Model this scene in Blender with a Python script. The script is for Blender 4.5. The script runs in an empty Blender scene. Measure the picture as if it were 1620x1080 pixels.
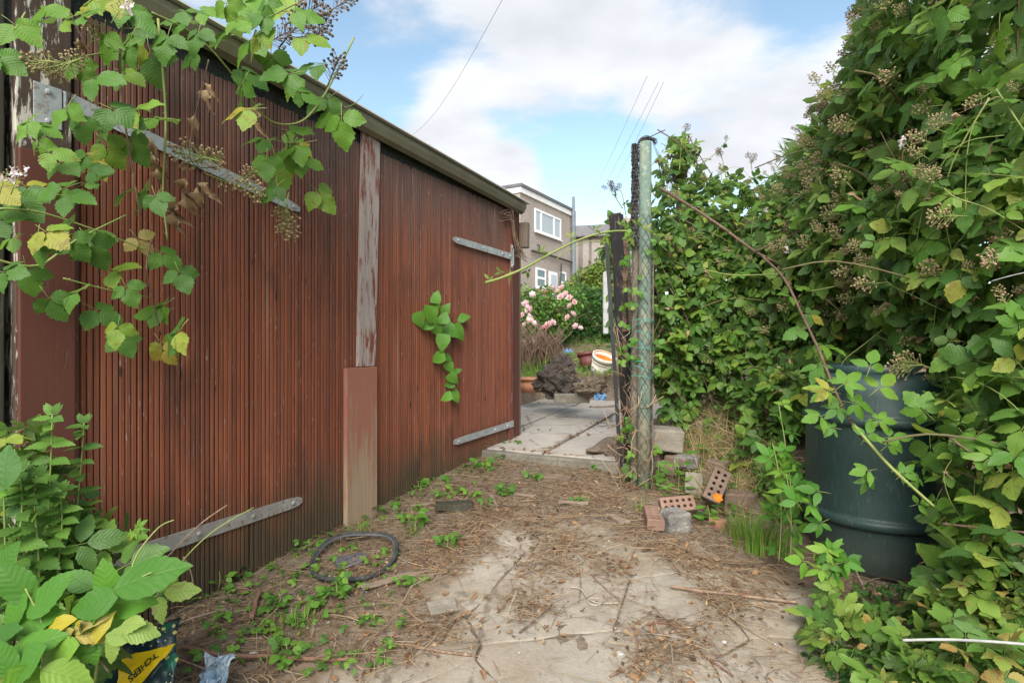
import bpy, bmesh, math, random
import numpy as np
from mathutils import Vector, Matrix, noise

random.seed(7)
RNG = np.random.default_rng(7)
S = bpy.context.scene
COL = S.collection

# ------------------------------------------------------------------ camera, sky, sun, exposure
F = 900.0            # focal length in photo pixels (photo 1620 wide), 20 mm on a 36 mm sensor
CX, CY, CH = 810.0, 540.0, 1.10
cam_d = bpy.data.cameras.new('camera'); cam_d.lens = 20.0; cam_d.sensor_width = 36.0
cam_d.clip_start = 0.05; cam_d.clip_end = 4000
cam = bpy.data.objects.new('camera', cam_d); COL.objects.link(cam)
cam.location = (0, 0, CH); cam.rotation_euler = (math.radians(90), 0, 0)
S.camera = cam

SUN_EL, SUN_ROT = math.radians(41), math.radians(190)
W = bpy.data.worlds.new('World'); S.world = W; W.use_nodes = True
wt = W.node_tree; wt.nodes.clear()
def wn(t, **k):
    n = wt.nodes.new(t)
    for a, b in k.items(): setattr(n, a, b)
    return n
def wm(op, a, b=None, clamp=False):
    n = wn('ShaderNodeMath', operation=op, use_clamp=clamp)
    for i, v in enumerate((a, b)):
        if v is None: continue
        if isinstance(v, (int, float)): n.inputs[i].default_value = v
        else: wt.links.new(v, n.inputs[i])
    return n.outputs[0]
sky = wn('ShaderNodeTexSky', sky_type='NISHITA', sun_disc=False, sun_elevation=SUN_EL, sun_rotation=SUN_ROT)
sky.air_density = 1.0; sky.dust_density = 0.2; sky.ozone_density = 1.6
tc = wn('ShaderNodeTexCoord')
sep = wn('ShaderNodeSeparateXYZ'); wt.links.new(tc.outputs['Generated'], sep.inputs[0])
zz = wm('MAXIMUM', sep.outputs[2], 0.02)
den = wm('ADD', zz, 0.22)
comb = wn('ShaderNodeCombineXYZ')
wt.links.new(wm('DIVIDE', sep.outputs[0], den), comb.inputs[0])
wt.links.new(wm('DIVIDE', sep.outputs[1], den), comb.inputs[1])
comb.inputs[2].default_value = 0.0
mp = wn('ShaderNodeMapping'); wt.links.new(comb.outputs[0], mp.inputs[0])
mp.inputs['Location'].default_value = (5.1, 3.8, 0.0); mp.inputs['Scale'].default_value = (1.0, 1.25, 1.0)
n1 = wn('ShaderNodeTexNoise'); n1.inputs['Scale'].default_value = 1.9; n1.inputs['Detail'].default_value = 9; n1.inputs['Roughness'].default_value = 0.55
n1.inputs['Distortion'].default_value = 0.25
wt.links.new(mp.outputs[0], n1.inputs['Vector'])
n2 = wn('ShaderNodeTexNoise'); n2.inputs['Scale'].default_value = 3.1; n2.inputs['Detail'].default_value = 6
wt.links.new(mp.outputs[0], n2.inputs['Vector'])
cov = n1.outputs[0]
def mass(px, py, deg, amt):
    """a cloud bank (or a blue gap) around one direction of the sky"""
    global cov
    d = Vector(((px - CX) / F, 1.0, (CY - py) / F)).normalized(); k = 1.0 / (1 - math.cos(math.radians(deg)))
    vd = wn('ShaderNodeVectorMath', operation='DOT_PRODUCT'); wt.links.new(tc.outputs['Generated'], vd.inputs[0]); vd.inputs[1].default_value = d
    e = wm('POWER', 2.718, wm('MULTIPLY', wm('SUBTRACT', vd.outputs['Value'], 1.0), k))
    cov = wm('ADD', cov, wm('MULTIPLY', e, amt * .8))
for q in [(860, 50, 11, .13), (1010, 130, 10, .12), (1180, 140, 9, .13), (1290, 170, 6, .09), (640, 110, 7, .10), (760, 262, 4.5, .26), (825, 280, 3, .20), (690, 250, 4, .16), (1300, 20, 5, -.16), (1260, 60, 3, -.08), (560, 30, 7, -.16), (930, 270, 7, -.15), (640, 205, 3.5, -.20), (780, 195, 4, -.16), (900, 230, 5, -.20), (1000, 320, 8, -.16), (1150, 250, 4, -.06), (1330, 120, 4, .06), (960, 10, 9, .06)]:
    mass(*q)
cr = wn('ShaderNodeValToRGB'); cr.color_ramp.elements[0].position = 0.42; cr.color_ramp.elements[1].position = 0.63
cr.color_ramp.interpolation = 'EASE'
wt.links.new(cov, cr.inputs[0])
ccol = wn('ShaderNodeValToRGB')
ccol.color_ramp.elements[0].position = 0.34; ccol.color_ramp.elements[0].color = (4.75, 4.85, 5.05, 1)
ccol.color_ramp.elements[1].position = 0.74; ccol.color_ramp.elements[1].color = (3.4, 3.55, 3.85, 1)
wt.links.new(n2.outputs[0], ccol.inputs[0])
tint = wn('ShaderNodeMix', data_type='RGBA', blend_type='MULTIPLY'); tint.inputs[0].default_value = 1.0
wt.links.new(sky.outputs[0], tint.inputs[6]); tint.inputs[7].default_value = (1.48, 1.42, 1.18, 1)
mixc = wn('ShaderNodeMix', data_type='RGBA'); mixc.clamp_factor = True
wt.links.new(cr.outputs[0], mixc.inputs[0]); wt.links.new(tint.outputs[2], mixc.inputs[6]); wt.links.new(ccol.outputs[0], mixc.inputs[7])
bg = wn('ShaderNodeBackground'); bg.inputs[1].default_value = 0.1
wt.links.new(mixc.outputs[2], bg.inputs[0])
wo = wn('ShaderNodeOutputWorld'); wt.links.new(bg.outputs[0], wo.inputs[0])

sd = bpy.data.lights.new('sun', 'SUN'); sd.energy = 3.2; sd.angle = math.radians(45); sd.color = (1.0, 0.95, 0.87)
sun = bpy.data.objects.new('sun', sd); COL.objects.link(sun)
sdir = Vector((math.sin(SUN_ROT) * math.cos(SUN_EL), math.cos(SUN_ROT) * math.cos(SUN_EL), math.sin(SUN_EL)))
sun.rotation_euler = sdir.to_track_quat('Z', 'Y').to_euler(); sun.location = (0, -4, 8)
S.view_settings.view_transform = 'Standard'; S.view_settings.look = 'None'
S.view_settings.exposure = 1.12; S.view_settings.gamma = 1.0; S.view_settings.use_curve_mapping = False
S.cycles.max_bounces = 8; S.cycles.diffuse_bounces = 6; S.cycles.transmission_bounces = 4; S.cycles.transparent_max_bounces = 6
S.cycles.use_denoising = True

# ------------------------------------------------------------------ small helpers
def P(x, y, Y):
    """photo pixel and depth -> world point"""
    return Vector(((x - CX) / F * Y, Y, CH - (y - CY) / F * Y))

def sstep(a, b, x):
    t = min(1.0, max(0.0, (x - a) / (b - a))); return t * t * (3 - 2 * t)

def zpave(y): return .150 + .03 * (y - 4.6)
def gbase(x, y):
    la = (x - .27) * .4226 + (y - 4.84) * .9063      # distance along the paved path
    if y < 4.6: b = .1 * (max(y, 1.0) - 3.81)
    else: b = .079 + .045 * (min(y, 8.1) - 4.6)
    if la > 3.5: b += .40 * (min(la, 5.45) - 3.5) + .07 * max(0.0, min(la, 60) - 5.45)
    # raised bank to the right of the gate post
    d = (x - .98) * .92 + (y - 4.6) * .384
    b += .44 * sstep(.02, .75, d) * sstep(3.3, 3.9, y) * (1 - sstep(7.5, 10, y))
    return b
def gz(x, y):
    n = noise.noise(Vector((x * 2.1, y * 2.1, 0))) * .018 + noise.noise(Vector((x * 7, y * 7, 3))) * .010 - .004
    return gbase(x, y) + n
def gpt(px, py):
    """photo pixel -> point on the ground"""
    Y = 1.2; u = (px - CX) / F; v = (py - CY) / F
    while Y < 60:
        if CH - v * Y <= gz(u * Y, Y): break
        Y += .01
    return Vector((u * Y, Y, gz(u * Y, Y)))

TH = math.radians(28)
DD = Vector((math.sin(TH), math.cos(TH), 0)); DN = Vector((math.cos(TH), -math.sin(TH), 0))
D0 = Vector((-.889, 3.81, 0))
def D(s, z, off=0.0): return D0 + DD * s + DN * off + Vector((0, 0, z))
def door_Y(px, off=0.0):
    u = (px - CX) / F; a = D0 + DN * off
    s = (u * a.y - a.x) / (DD.x - u * DD.y)
    return a.y + s * DD.y
def door_s(px):
    u = (px - CX) / F
    return (u * D0.y - D0.x) / (DD.x - u * DD.y)

# ------------------------------------------------------------------ templates and meshes
class T:
    """triangle soup with uv, rnd and material index"""
    def __init__(s, V, Fc, UV=None, M=None, R=None):
        s.V = np.asarray(V, dtype=np.float32).reshape(-1, 3); s.F = np.asarray(Fc, dtype=np.int32).reshape(-1, 3)
        s.UV = np.zeros((len(s.V), 2), np.float32) if UV is None else np.asarray(UV, np.float32)
        s.M = np.zeros(len(s.F), np.int32) if M is None else np.asarray(M, np.int32)
        s.R = np.zeros(len(s.V), np.float32) if R is None else np.asarray(R, np.float32)
    def x(s, A, b=(0, 0, 0), mi=None, r=None):
        V = s.V @ np.asarray(A, np.float32).T + np.asarray(b, np.float32)
        return T(V, s.F, s.UV, s.M if mi is None else np.full(len(s.F), mi), s.R if r is None else np.full(len(s.V), r))
def cat(ts):
    o = 0; V = []; Fs = []; U = []; M = []; R = []
    for t in ts:
        V.append(t.V); Fs.append(t.F + o); U.append(t.UV); M.append(t.M); R.append(t.R); o += len(t.V)
    return T(np.concatenate(V), np.concatenate(Fs), np.concatenate(U), np.concatenate(M), np.concatenate(R))
def inst(t, A, B, R):
    """N copies of template t: A (N,3,3), B (N,3), R (N)"""
    N = len(A); n = len(t.V)
    V = (np.einsum('nij,vj->nvi', A, t.V) + B[:, None, :]).reshape(-1, 3)
    Fc = (t.F[None] + (np.arange(N) * n)[:, None, None]).reshape(-1, 3)
    return T(V, Fc, np.tile(t.UV, (N, 1)), np.tile(t.M, N), (np.repeat(R, n) + np.tile(t.R, N)))
def mesh(name, t, mats, smooth=False):
    me = bpy.data.meshes.new(name)
    n, m = len(t.V), len(t.F)
    me.vertices.add(n); me.vertices.foreach_set('co', t.V.ravel().astype(np.float32))
    me.loops.add(m * 3); me.loops.foreach_set('vertex_index', t.F.ravel().astype(np.int32))
    me.polygons.add(m); me.polygons.foreach_set('loop_start', np.arange(0, m * 3, 3, dtype=np.int32))
    me.polygons.foreach_set('loop_total', np.full(m, 3, np.int32))
    me.polygons.foreach_set('material_index', t.M.astype(np.int32))
    me.polygons.foreach_set('use_smooth', np.full(m, smooth, dtype=bool))
    uv = me.uv_layers.new(name='UVMap'); uv.data.foreach_set('uv', t.UV[t.F.ravel()].ravel().astype(np.float32))
    at = me.attributes.new('rnd', 'FLOAT', 'POINT'); at.data.foreach_set('value', t.R.astype(np.float32))
    me.update(calc_edges=True); me.validate()
    for q in (mats if isinstance(mats, (list, tuple)) else [mats]): me.materials.append(q)
    return me
def link(name, me, parent=None, kind=None, label=None):
    o = bpy.data.objects.new(name, me); COL.objects.link(o)
    if parent is not None:
        o.parent = parent; o.matrix_parent_inverse = Matrix.Identity(4)
    if kind: o['kind'] = kind
    if label: o['label'] = label
    return o
def wchild(name, me, parent, kind=None, label=None):
    """child whose mesh is given in world coordinates, parent unrotated"""
    o = link(name, me, parent, kind, label); o.location = -parent.location; return o
def thing(name, label, category, loc=(0, 0, 0), rotz=0.0, group=None):
    o = bpy.data.objects.new(name, None); COL.objects.link(o); o.empty_display_size = .1
    o.location = loc; o.rotation_euler = (0, 0, rotz); o['label'] = label; o['category'] = category
    if group: o['group'] = group
    return o
def tag(o, label, category, group=None):
    o['label'] = label; o['category'] = category
    if group: o['group'] = group
    return o
def struct(o): o['kind'] = 'structure'; return o

def box(x0, x1, y0, y1, z0, z1, bev=0.0):
    if bev <= 0:
        V = [(x, y, z) for z in (z0, z1) for y in (y0, y1) for x in (x0, x1)]
        q = [(0, 2, 3, 1), (4, 5, 7, 6), (0, 1, 5, 4), (2, 6, 7, 3), (0, 4, 6, 2), (1, 3, 7, 5)]
        return T(V, [t for a, b, c, d in q for t in ((a, b, c), (a, c, d))])
    bm = bmesh.new(); bmesh.ops.create_cube(bm, size=1)
    for v in bm.verts:
        v.co = Vector((x0 + (v.co.x + .5) * (x1 - x0), y0 + (v.co.y + .5) * (y1 - y0), z0 + (v.co.z + .5) * (z1 - z0)))
    bmesh.ops.bevel(bm, geom=bm.edges[:], offset=bev, segments=2, affect='EDGES', profile=.6)
    return frombm(bm)
def frombm(bm):
    bmesh.ops.triangulate(bm, faces=bm.faces[:]); bm.verts.ensure_lookup_table(); bm.verts.index_update()
    V = [v.co[:] for v in bm.verts]; Fc = [[v.index for v in f.verts] for f in bm.faces]
    bm.free(); return T(V, Fc)
def rough_box(sx, sy, sz, cuts=5, bev=.01, amp=.006, freq=9.0, seed=0, lumps=0.0):
    """a worn block: bevelled, cut up and displaced by noise; base at z=0, centred in x, y"""
    bm = bmesh.new(); bmesh.ops.create_cube(bm, size=1)
    for v in bm.verts: v.co = Vector((v.co.x * sx, v.co.y * sy, (v.co.z + .5) * sz))
    bmesh.ops.bevel(bm, geom=bm.edges[:], offset=bev, segments=2, affect='EDGES', profile=.5)
    bmesh.ops.subdivide_edges(bm, edges=[e for e in bm.edges if e.calc_length() > bev * 3], cuts=cuts, use_grid_fill=True)
    o = Vector((seed * 7.3, seed * 3.1, seed))
    for v in bm.verts:
        p = v.co * freq + o
        v.co += Vector((noise.noise(p), noise.noise(p + Vector((5, 0, 0))), noise.noise(p + Vector((0, 9, 0))))) * amp
        if lumps: v.co *= 1 + lumps * noise.noise(v.co * freq * .3 + o)
    return frombm(bm)
def tube(pts, rad, sides=5, closed=False, r=0.0, cap=True):
    pts = [Vector(p) for p in pts]; n = len(pts)
    if not hasattr(rad, '__len__'): rad = [rad] * n
    V = []; UV = []; up = None; L = 0
    for i, p in enumerate(pts):
        a = pts[i - 1] if i or closed else p; b = pts[(i + 1) % n] if i < n - 1 or closed else p
        t = (b - a).normalized() if (b - a).length > 1e-9 else Vector((0, 0, 1))
        if up is None:
            up = t.orthogonal().normalized()
        up = (up - t * up.dot(t));
        up = up.normalized() if up.length > 1e-6 else t.orthogonal().normalized()
        w = t.cross(up)
        if i: L += (p - pts[i - 1]).length
        for k in range(sides):
            an = 2 * math.pi * k / sides
            V.append(p + (up * math.cos(an) + w * math.sin(an)) * rad[i]); UV.append((k / sides, L))
    Fc = []
    for i in range(n if closed else n - 1):
        j = (i + 1) % n
        for k in range(sides):
            l = (k + 1) % sides
            a, b, c, d = i * sides + k, i * sides + l, j * sides + l, j * sides + k
            Fc += [(a, b, c), (a, c, d)]
    if cap and not closed:
        for k in range(1, sides - 1):
            Fc += [(0, k + 1, k), ((n - 1) * sides, (n - 1) * sides + k, (n - 1) * sides + k + 1)]
    return T([v[:] for v in V], Fc, UV, None, [r] * len(V))
def spline(pts, sub=5):
    pts = [Vector(p) for p in pts]; out = []
    for i in range(len(pts) - 1):
        p0 = pts[max(i - 1, 0)]; p1 = pts[i]; p2 = pts[i + 1]; p3 = pts[min(i + 2, len(pts) - 1)]
        for k in range(sub):
            t = k / sub
            out.append(.5 * ((2 * p1) + (p2 - p0) * t + (2 * p0 - 5 * p1 + 4 * p2 - p3) * t * t + (3 * p1 - p0 - 3 * p2 + p3) * t ** 3))
    out.append(pts[-1]); return out
def lathe(prof, sides=48, wob=0.0):
    V = []; Fc = []; UV = []
    for i, (r, z) in enumerate(prof):
        for k in range(sides):
            a = 2 * math.pi * k / sides
            rr = r * (1 + wob * math.sin(a * 2 + z * 3))
            V.append((rr * math.cos(a), rr * math.sin(a), z)); UV.append((k / sides, z))
    for i in range(len(prof) - 1):
        for k in range(sides):
            l = (k + 1) % sides
            a, b, c, d = i * sides + k, i * sides + l, (i + 1) * sides + l, (i + 1) * sides + k
            Fc += [(a, b, c), (a, c, d)]
    return T(V, Fc, UV)
def ico(sub=1):
    bm = bmesh.new(); bmesh.ops.create_icosphere(bm, subdivisions=sub, radius=1); return frombm(bm)
def lump(sub, rx, ry, rz, amp, freq, seed=0, ridged=False):
    t = ico(sub); V = t.V.copy(); o = Vector((seed * 3.7, seed, 1.3 * seed))
    for i, v in enumerate(V):
        q = Vector(v.tolist()); n = noise.fractal(q * freq + o, 1.0, 2.0, 4)
        V[i] = v * (1 + amp * n)
    V = V * np.array([rx, ry, rz]); return T(V, t.F)
def frames(Yd, Nd):
    """(N,3,3) rotation matrices with columns x, y=Yd, z~Nd"""
    Yd = Yd / np.linalg.norm(Yd, axis=1, keepdims=True)
    X = np.cross(Yd, Nd); X /= np.linalg.norm(X, axis=1, keepdims=True) + 1e-9
    Z = np.cross(X, Yd); return np.stack([X, Yd, Z], axis=2)
def mat4(A, b):
    m = Matrix([[A[i][0], A[i][1], A[i][2], b[i]] for i in range(3)] + [[0, 0, 0, 1]]); return m
# ------------------------------------------------------------------ materials
class NB:
    def __init__(s, name):
        s.m = bpy.data.materials.new(name); s.m.use_nodes = True; s.t = s.m.node_tree
        s.b = s.t.nodes['Principled BSDF']; s.out = s.t.nodes['Material Output']
    def n(s, ty, ins=None, **k):
        nd = s.t.nodes.new(ty)
        for a, b in k.items(): setattr(nd, a, b)
        for a, b in (ins or {}).items(): s.set(nd.inputs[a], b)
        return nd
    def set(s, sock, v):
        if isinstance(v, bpy.types.NodeSocket): s.t.links.new(v, sock)
        elif hasattr(v, '__len__') and len(v) == 3 and sock.type == 'RGBA': sock.default_value = (*v, 1)
        else: sock.default_value = v
    def math(s, op, a, b=0.0, clamp=False):
        nd = s.n('ShaderNodeMath', operation=op, use_clamp=clamp); s.set(nd.inputs[0], a); s.set(nd.inputs[1], b); return nd.outputs[0]
    def mix(s, f, a, b, mode='MIX'):
        nd = s.n('ShaderNodeMix', data_type='RGBA', blend_type=mode); nd.clamp_factor = True
        s.set(nd.inputs[0], f); s.set(nd.inputs[6], a); s.set(nd.inputs[7], b); return nd.outputs[2]
    def ramp(s, f, stops, interp='LINEAR'):
        nd = s.n('ShaderNodeValToRGB'); e = nd.color_ramp.elements; nd.color_ramp.interpolation = interp
        while len(e) < len(stops): e.new(.5)
        for q, (p, c) in zip(e, stops):
            q.position = p; q.color = (c, c, c, 1) if isinstance(c, (int, float)) else (*c, 1)
        s.set(nd.inputs[0], f); return nd.outputs[0]
    def coords(s, which='Object', ref=None, scale=(1, 1, 1), loc=(0, 0, 0)):
        tc = s.n('ShaderNodeTexCoord')
        if ref is not None: tc.object = ref
        mp = s.n('ShaderNodeMapping', {'Scale': scale, 'Location': loc}); s.t.links.new(tc.outputs[which], mp.inputs[0]); return mp.outputs[0]
    def world(s, scale=(1, 1, 1), loc=(0, 0, 0)):
        g = s.n('ShaderNodeNewGeometry'); mp = s.n('ShaderNodeMapping', {'Scale': scale, 'Location': loc}); s.t.links.new(g.outputs['Position'], mp.inputs[0]); return mp.outputs[0]
    def noise(s, vec, scale=5.0, detail=4.0, rough=.55, dist=0.0):
        return s.n('ShaderNodeTexNoise', {'Vector': vec, 'Scale': scale, 'Detail': detail, 'Roughness': rough, 'Distortion': dist}).outputs[0]
    def voro(s, vec, scale=5.0, feature='F1', out=0, rand=1.0):
        return s.n('ShaderNodeTexVoronoi', {'Vector': vec, 'Scale': scale, 'Randomness': rand}, feature=feature).outputs[out]
    def bump(s, h, strength=.3, dist=.01):
        return s.n('ShaderNodeBump', {'Height': h, 'Strength': strength, 'Distance': dist}).outputs[0]
    def done(s, col, rough=.7, bump=None, metal=0.0, spec=.4, **k):
        s.set(s.b.inputs['Base Color'], col); s.set(s.b.inputs['Roughness'], rough); s.set(s.b.inputs['Metallic'], metal)
        s.set(s.b.inputs['Specular IOR Level'], spec)
        if bump is not None: s.t.links.new(bump, s.b.inputs['Normal'])
        for a, b in k.items(): s.set(s.b.inputs[a], b)
        return s.m
    def orand(s): return s.n('ShaderNodeObjectInfo').outputs['Random']
    def rnd(s):
        a = s.n('ShaderNodeAttribute', attribute_name='rnd').outputs['Fac']
        return s.math('FRACT', s.math('ADD', a, s.orand()))

def speckle(name, c1, c2, scale=8, rough=.8, bump=.3, bd=.01, fine=60, c3=None, ref='world', metal=0.0, spec=.35):
    b = NB(name); v = b.world() if ref == 'world' else b.coords('Object')
    n = b.noise(v, scale, 6, .6); f = b.noise(v, fine, 3, .6)
    col = b.mix(b.ramp(n, [(.35, 0.0), (.65, 1.0)]), c1, c2)
    if c3 is not None: col = b.mix(b.ramp(f, [(.55, 0.0), (.68, 1.0)]), col, c3)
    h = b.math('ADD', n, b.math('MULTIPLY', f, .5))
    return b.done(col, rough, b.bump(h, bump, bd), metal, spec)

def leaf_mat(name, stops, trans=.36, veins=9.0, rough=.50, vein_gain=.28, pale=(.17, .25, .11), blotch=None):
    b = NB(name); r = b.rnd()
    uv = b.n('ShaderNodeUVMap').outputs[0]; sp = b.n('ShaderNodeSeparateXYZ', {0: uv})
    u, v = sp.outputs[0], sp.outputs[1]
    side = b.math('ABSOLUTE', b.math('SUBTRACT', u, .5))
    base = b.ramp(r, stops)
    g = b.noise(b.world(), 3.0, 2); base = b.mix(b.ramp(g, [(.3, 0.0), (.7, .16)]), base, b.mix(.5, base, (.02, .05, .012)))
    wob = b.math('MULTIPLY', b.noise(b.world(), 26.0, 2), 1.5)
    saw = b.math('PINGPONG', b.math('ADD', b.math('SUBTRACT', b.math('MULTIPLY', v, veins), b.math('MULTIPLY', side, veins * .55)), wob), .5)
    vein = b.ramp(saw, [(0.0, 1.0), (.11, 0.0)])
    mid = b.ramp(side, [(0.0, 1.0), (.035, 0.0)])
    vv = b.math('MAXIMUM', vein, mid)
    lite = b.mix(.5, base, (.16, .24, .06))
    col = b.mix(b.math('MULTIPLY', vv, vein_gain), base, lite)
    if blotch is not None:
        q = b.math('MULTIPLY', b.noise(b.world(), 38.0, 3), b.math('ADD', .55, b.math('MULTIPLY', r, .5)))
        col = b.mix(b.ramp(q, [(.55, 0.0), (.64, .7)]), col, blotch)
    geo = b.n('ShaderNodeNewGeometry').outputs['Backfacing']
    col = b.mix(b.math('MULTIPLY', geo, .65), col, pale)
    hgt = b.math('SUBTRACT', saw, b.math('MULTIPLY', mid, .6))
    nb = b.bump(b.math('ADD', hgt, b.math('MULTIPLY', b.noise(b.world(), 60.0, 3), .8)), .34, .004)
    b.done(col, rough, nb, 0, .36)
    tr = b.n('ShaderNodeBsdfTranslucent', {'Color': b.mix(.35, col, (.20, .32, .02), 'MIX'), 'Normal': nb})
    mx = b.n('ShaderNodeMixShader', {0: trans}); b.t.links.new(b.b.outputs[0], mx.inputs[1]); b.t.links.new(tr.outputs[0], mx.inputs[2])
    b.t.links.new(mx.outputs[0], b.out.inputs[0]); return b.m

M = {}
M['bramble'] = leaf_mat('bramble_leaf', [(0, (.070, .150, .036)), (.3, (.105, .215, .042)), (.6, (.145, .275, .046)), (.85, (.205, .33, .05)), (1, (.31, .36, .065))], trans=.42, rough=.44, blotch=(.20, .17, .05))
M['bramble_vivid'] = leaf_mat('bramble_leaf_bright', [(0, (.065, .155, .028)), (.4, (.10, .23, .030)), (.75, (.145, .29, .034)), (.93, (.21, .33, .04)), (1, (.36, .33, .05))], trans=.4, blotch=(.22, .15, .03))  # second bramble leaf green, a little more saturated
M['bush'] = leaf_mat('broad_leaf', [(0, (.05, .15, .02)), (.4, (.085, .24, .025)), (.8, (.14, .33, .03)), (1, (.22, .36, .05))], trans=.4, veins=7)
M['nettle'] = leaf_mat('nettle_leaf', [(0, (.07, .16, .03)), (1, (.14, .27, .045))], veins=6)
M['small'] = leaf_mat('small_leaf', [(0, (.04, .10, .024)), (.5, (.08, .18, .030)), (1, (.15, .27, .04))], veins=4, vein_gain=.2)
M['weed'] = leaf_mat('weed_leaf', [(0, (.06, .16, .02)), (.5, (.10, .24, .03)), (1, (.18, .32, .04))], veins=4, vein_gain=.2)
M['bind'] = leaf_mat('bindweed_leaf', [(0, (.08, .24, .025)), (1, (.14, .33, .04))], veins=4)
M['privet'] = leaf_mat('privet_leaf', [(0, (.015, .06, .012)), (.6, (.03, .10, .015)), (1, (.08, .2, .02))], veins=3, vein_gain=.1)
M['limegreen'] = leaf_mat('pale_shrub_leaf', [(0, (.10, .17, .02)), (.6, (.17, .25, .03)), (1, (.26, .30, .05))], veins=3, vein_gain=.1)
M['yellow'] = leaf_mat('yellowing_leaf', [(0, (.34, .30, .04)), (.5, (.50, .40, .03)), (1, (.38, .30, .10))], vein_gain=.5)
M['pale_leaf'] = leaf_mat('pale_green_leaf', [(0, (.20, .30, .06)), (1, (.27, .36, .08))], vein_gain=.6)
M['conifer'] = leaf_mat('conifer_spray', [(0, (.012, .05, .014)), (.6, (.025, .09, .02)), (1, (.06, .15, .025))], veins=1, vein_gain=0)
M['dead'] = speckle('dead_leaf', (.22, .13, .07), (.40, .29, .17), 20, .85, .4, .004)
def ramp_mat(name, stops, rough=.8, spec=.3, trans=0.0, fine=0.0):
    b = NB(name); col = b.ramp(b.rnd(), stops)
    if fine: col = b.mix(b.ramp(b.noise(b.world(), fine, 3), [(.35, 0.0), (.7, .6)]), col, b.mix(.6, col, (.03, .025, .02)))
    b.done(col, rough, None, 0, spec)
    if trans:
        tr = b.n('ShaderNodeBsdfTranslucent', {'Color': col}); mx = b.n('ShaderNodeMixShader', {0: trans})
        b.t.links.new(b.b.outputs[0], mx.inputs[1]); b.t.links.new(tr.outputs[0], mx.inputs[2]); b.t.links.new(mx.outputs[0], b.out.inputs[0])
    return b.m
M['straw'] = ramp_mat('straw', [(0, (.11, .065, .042)), (.25, (.23, .14, .08)), (.55, (.34, .225, .13)), (.85, (.44, .33, .205)), (1, (.29, .25, .19))], fine=30)
M['litter'] = ramp_mat('dry_leaf_litter', [(0, (.10, .06, .04)), (.35, (.22, .115, .06)), (.75, (.32, .18, .09)), (1, (.42, .28, .15))], trans=.15, fine=40)
M['grass'] = ramp_mat('grass_blade', [(0, (.09, .21, .025)), (.6, (.16, .31, .035)), (1, (.28, .33, .08))], .55, .3, .3)
M['drygrass'] = ramp_mat('dry_grass', [(0, (.30, .20, .09)), (.5, (.45, .33, .17)), (.85, (.52, .42, .24)), (1, (.20, .24, .06))], .8, .2, .25)
M['pebble'] = ramp_mat('pebble', [(0, (.12, .11, .10)), (.6, (.30, .27, .23)), (1, (.5, .47, .43))], .85, .3, 0, 50)
M['cane_green'] = speckle('green_cane', (.18, .24, .06), (.26, .28, .09), 9, .6, .2, .003)
M['cane_brown'] = speckle('brown_cane', (.085, .05, .036), (.16, .095, .062), 14, .75, .4, .003, c3=(.22, .17, .13))
M['twig'] = speckle('dry_twig', (.14, .085, .055), (.26, .175, .115), 16, .8, .4, .003, c3=(.36, .28, .20))
M['stem'] = speckle('inner_stem', (.09, .07, .035), (.13, .12, .05), 9, .8)  # dull brown of the stems inside the bushes
M['berry'] = ramp_mat('unripe_berry', [(0, (.34, .21, .12)), (.35, (.44, .30, .18)), (.7, (.38, .34, .14)), (1, (.26, .15, .10))], .7, .3, 0, 300)
M['berry_dark'] = ramp_mat('drying_berry', [(0, (.07, .05, .04)), (.5, (.14, .10, .07)), (1, (.22, .17, .08))], .7, .3, 0, 300)
M['sepal'] = ramp_mat('pale_sepal', [(0, (.30, .31, .15)), (.5, (.46, .35, .23)), (1, (.50, .32, .22))], .8, .2, .2)
M['petal'] = ramp_mat('pink_petal', [(0, (.80, .46, .48)), (.5, (.86, .60, .60)), (1, (.88, .74, .72))], .7, .2, .3)
M['petal_white'] = ramp_mat('white_pink_petal', [(0, (.75, .62, .66)), (1, (.82, .76, .76))], .7, .2, .3)
M['orange_petal'] = ramp_mat('orange_petal', [(0, (.80, .22, .02)), (1, (.9, .33, .03))], .6, .3, .3)
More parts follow.
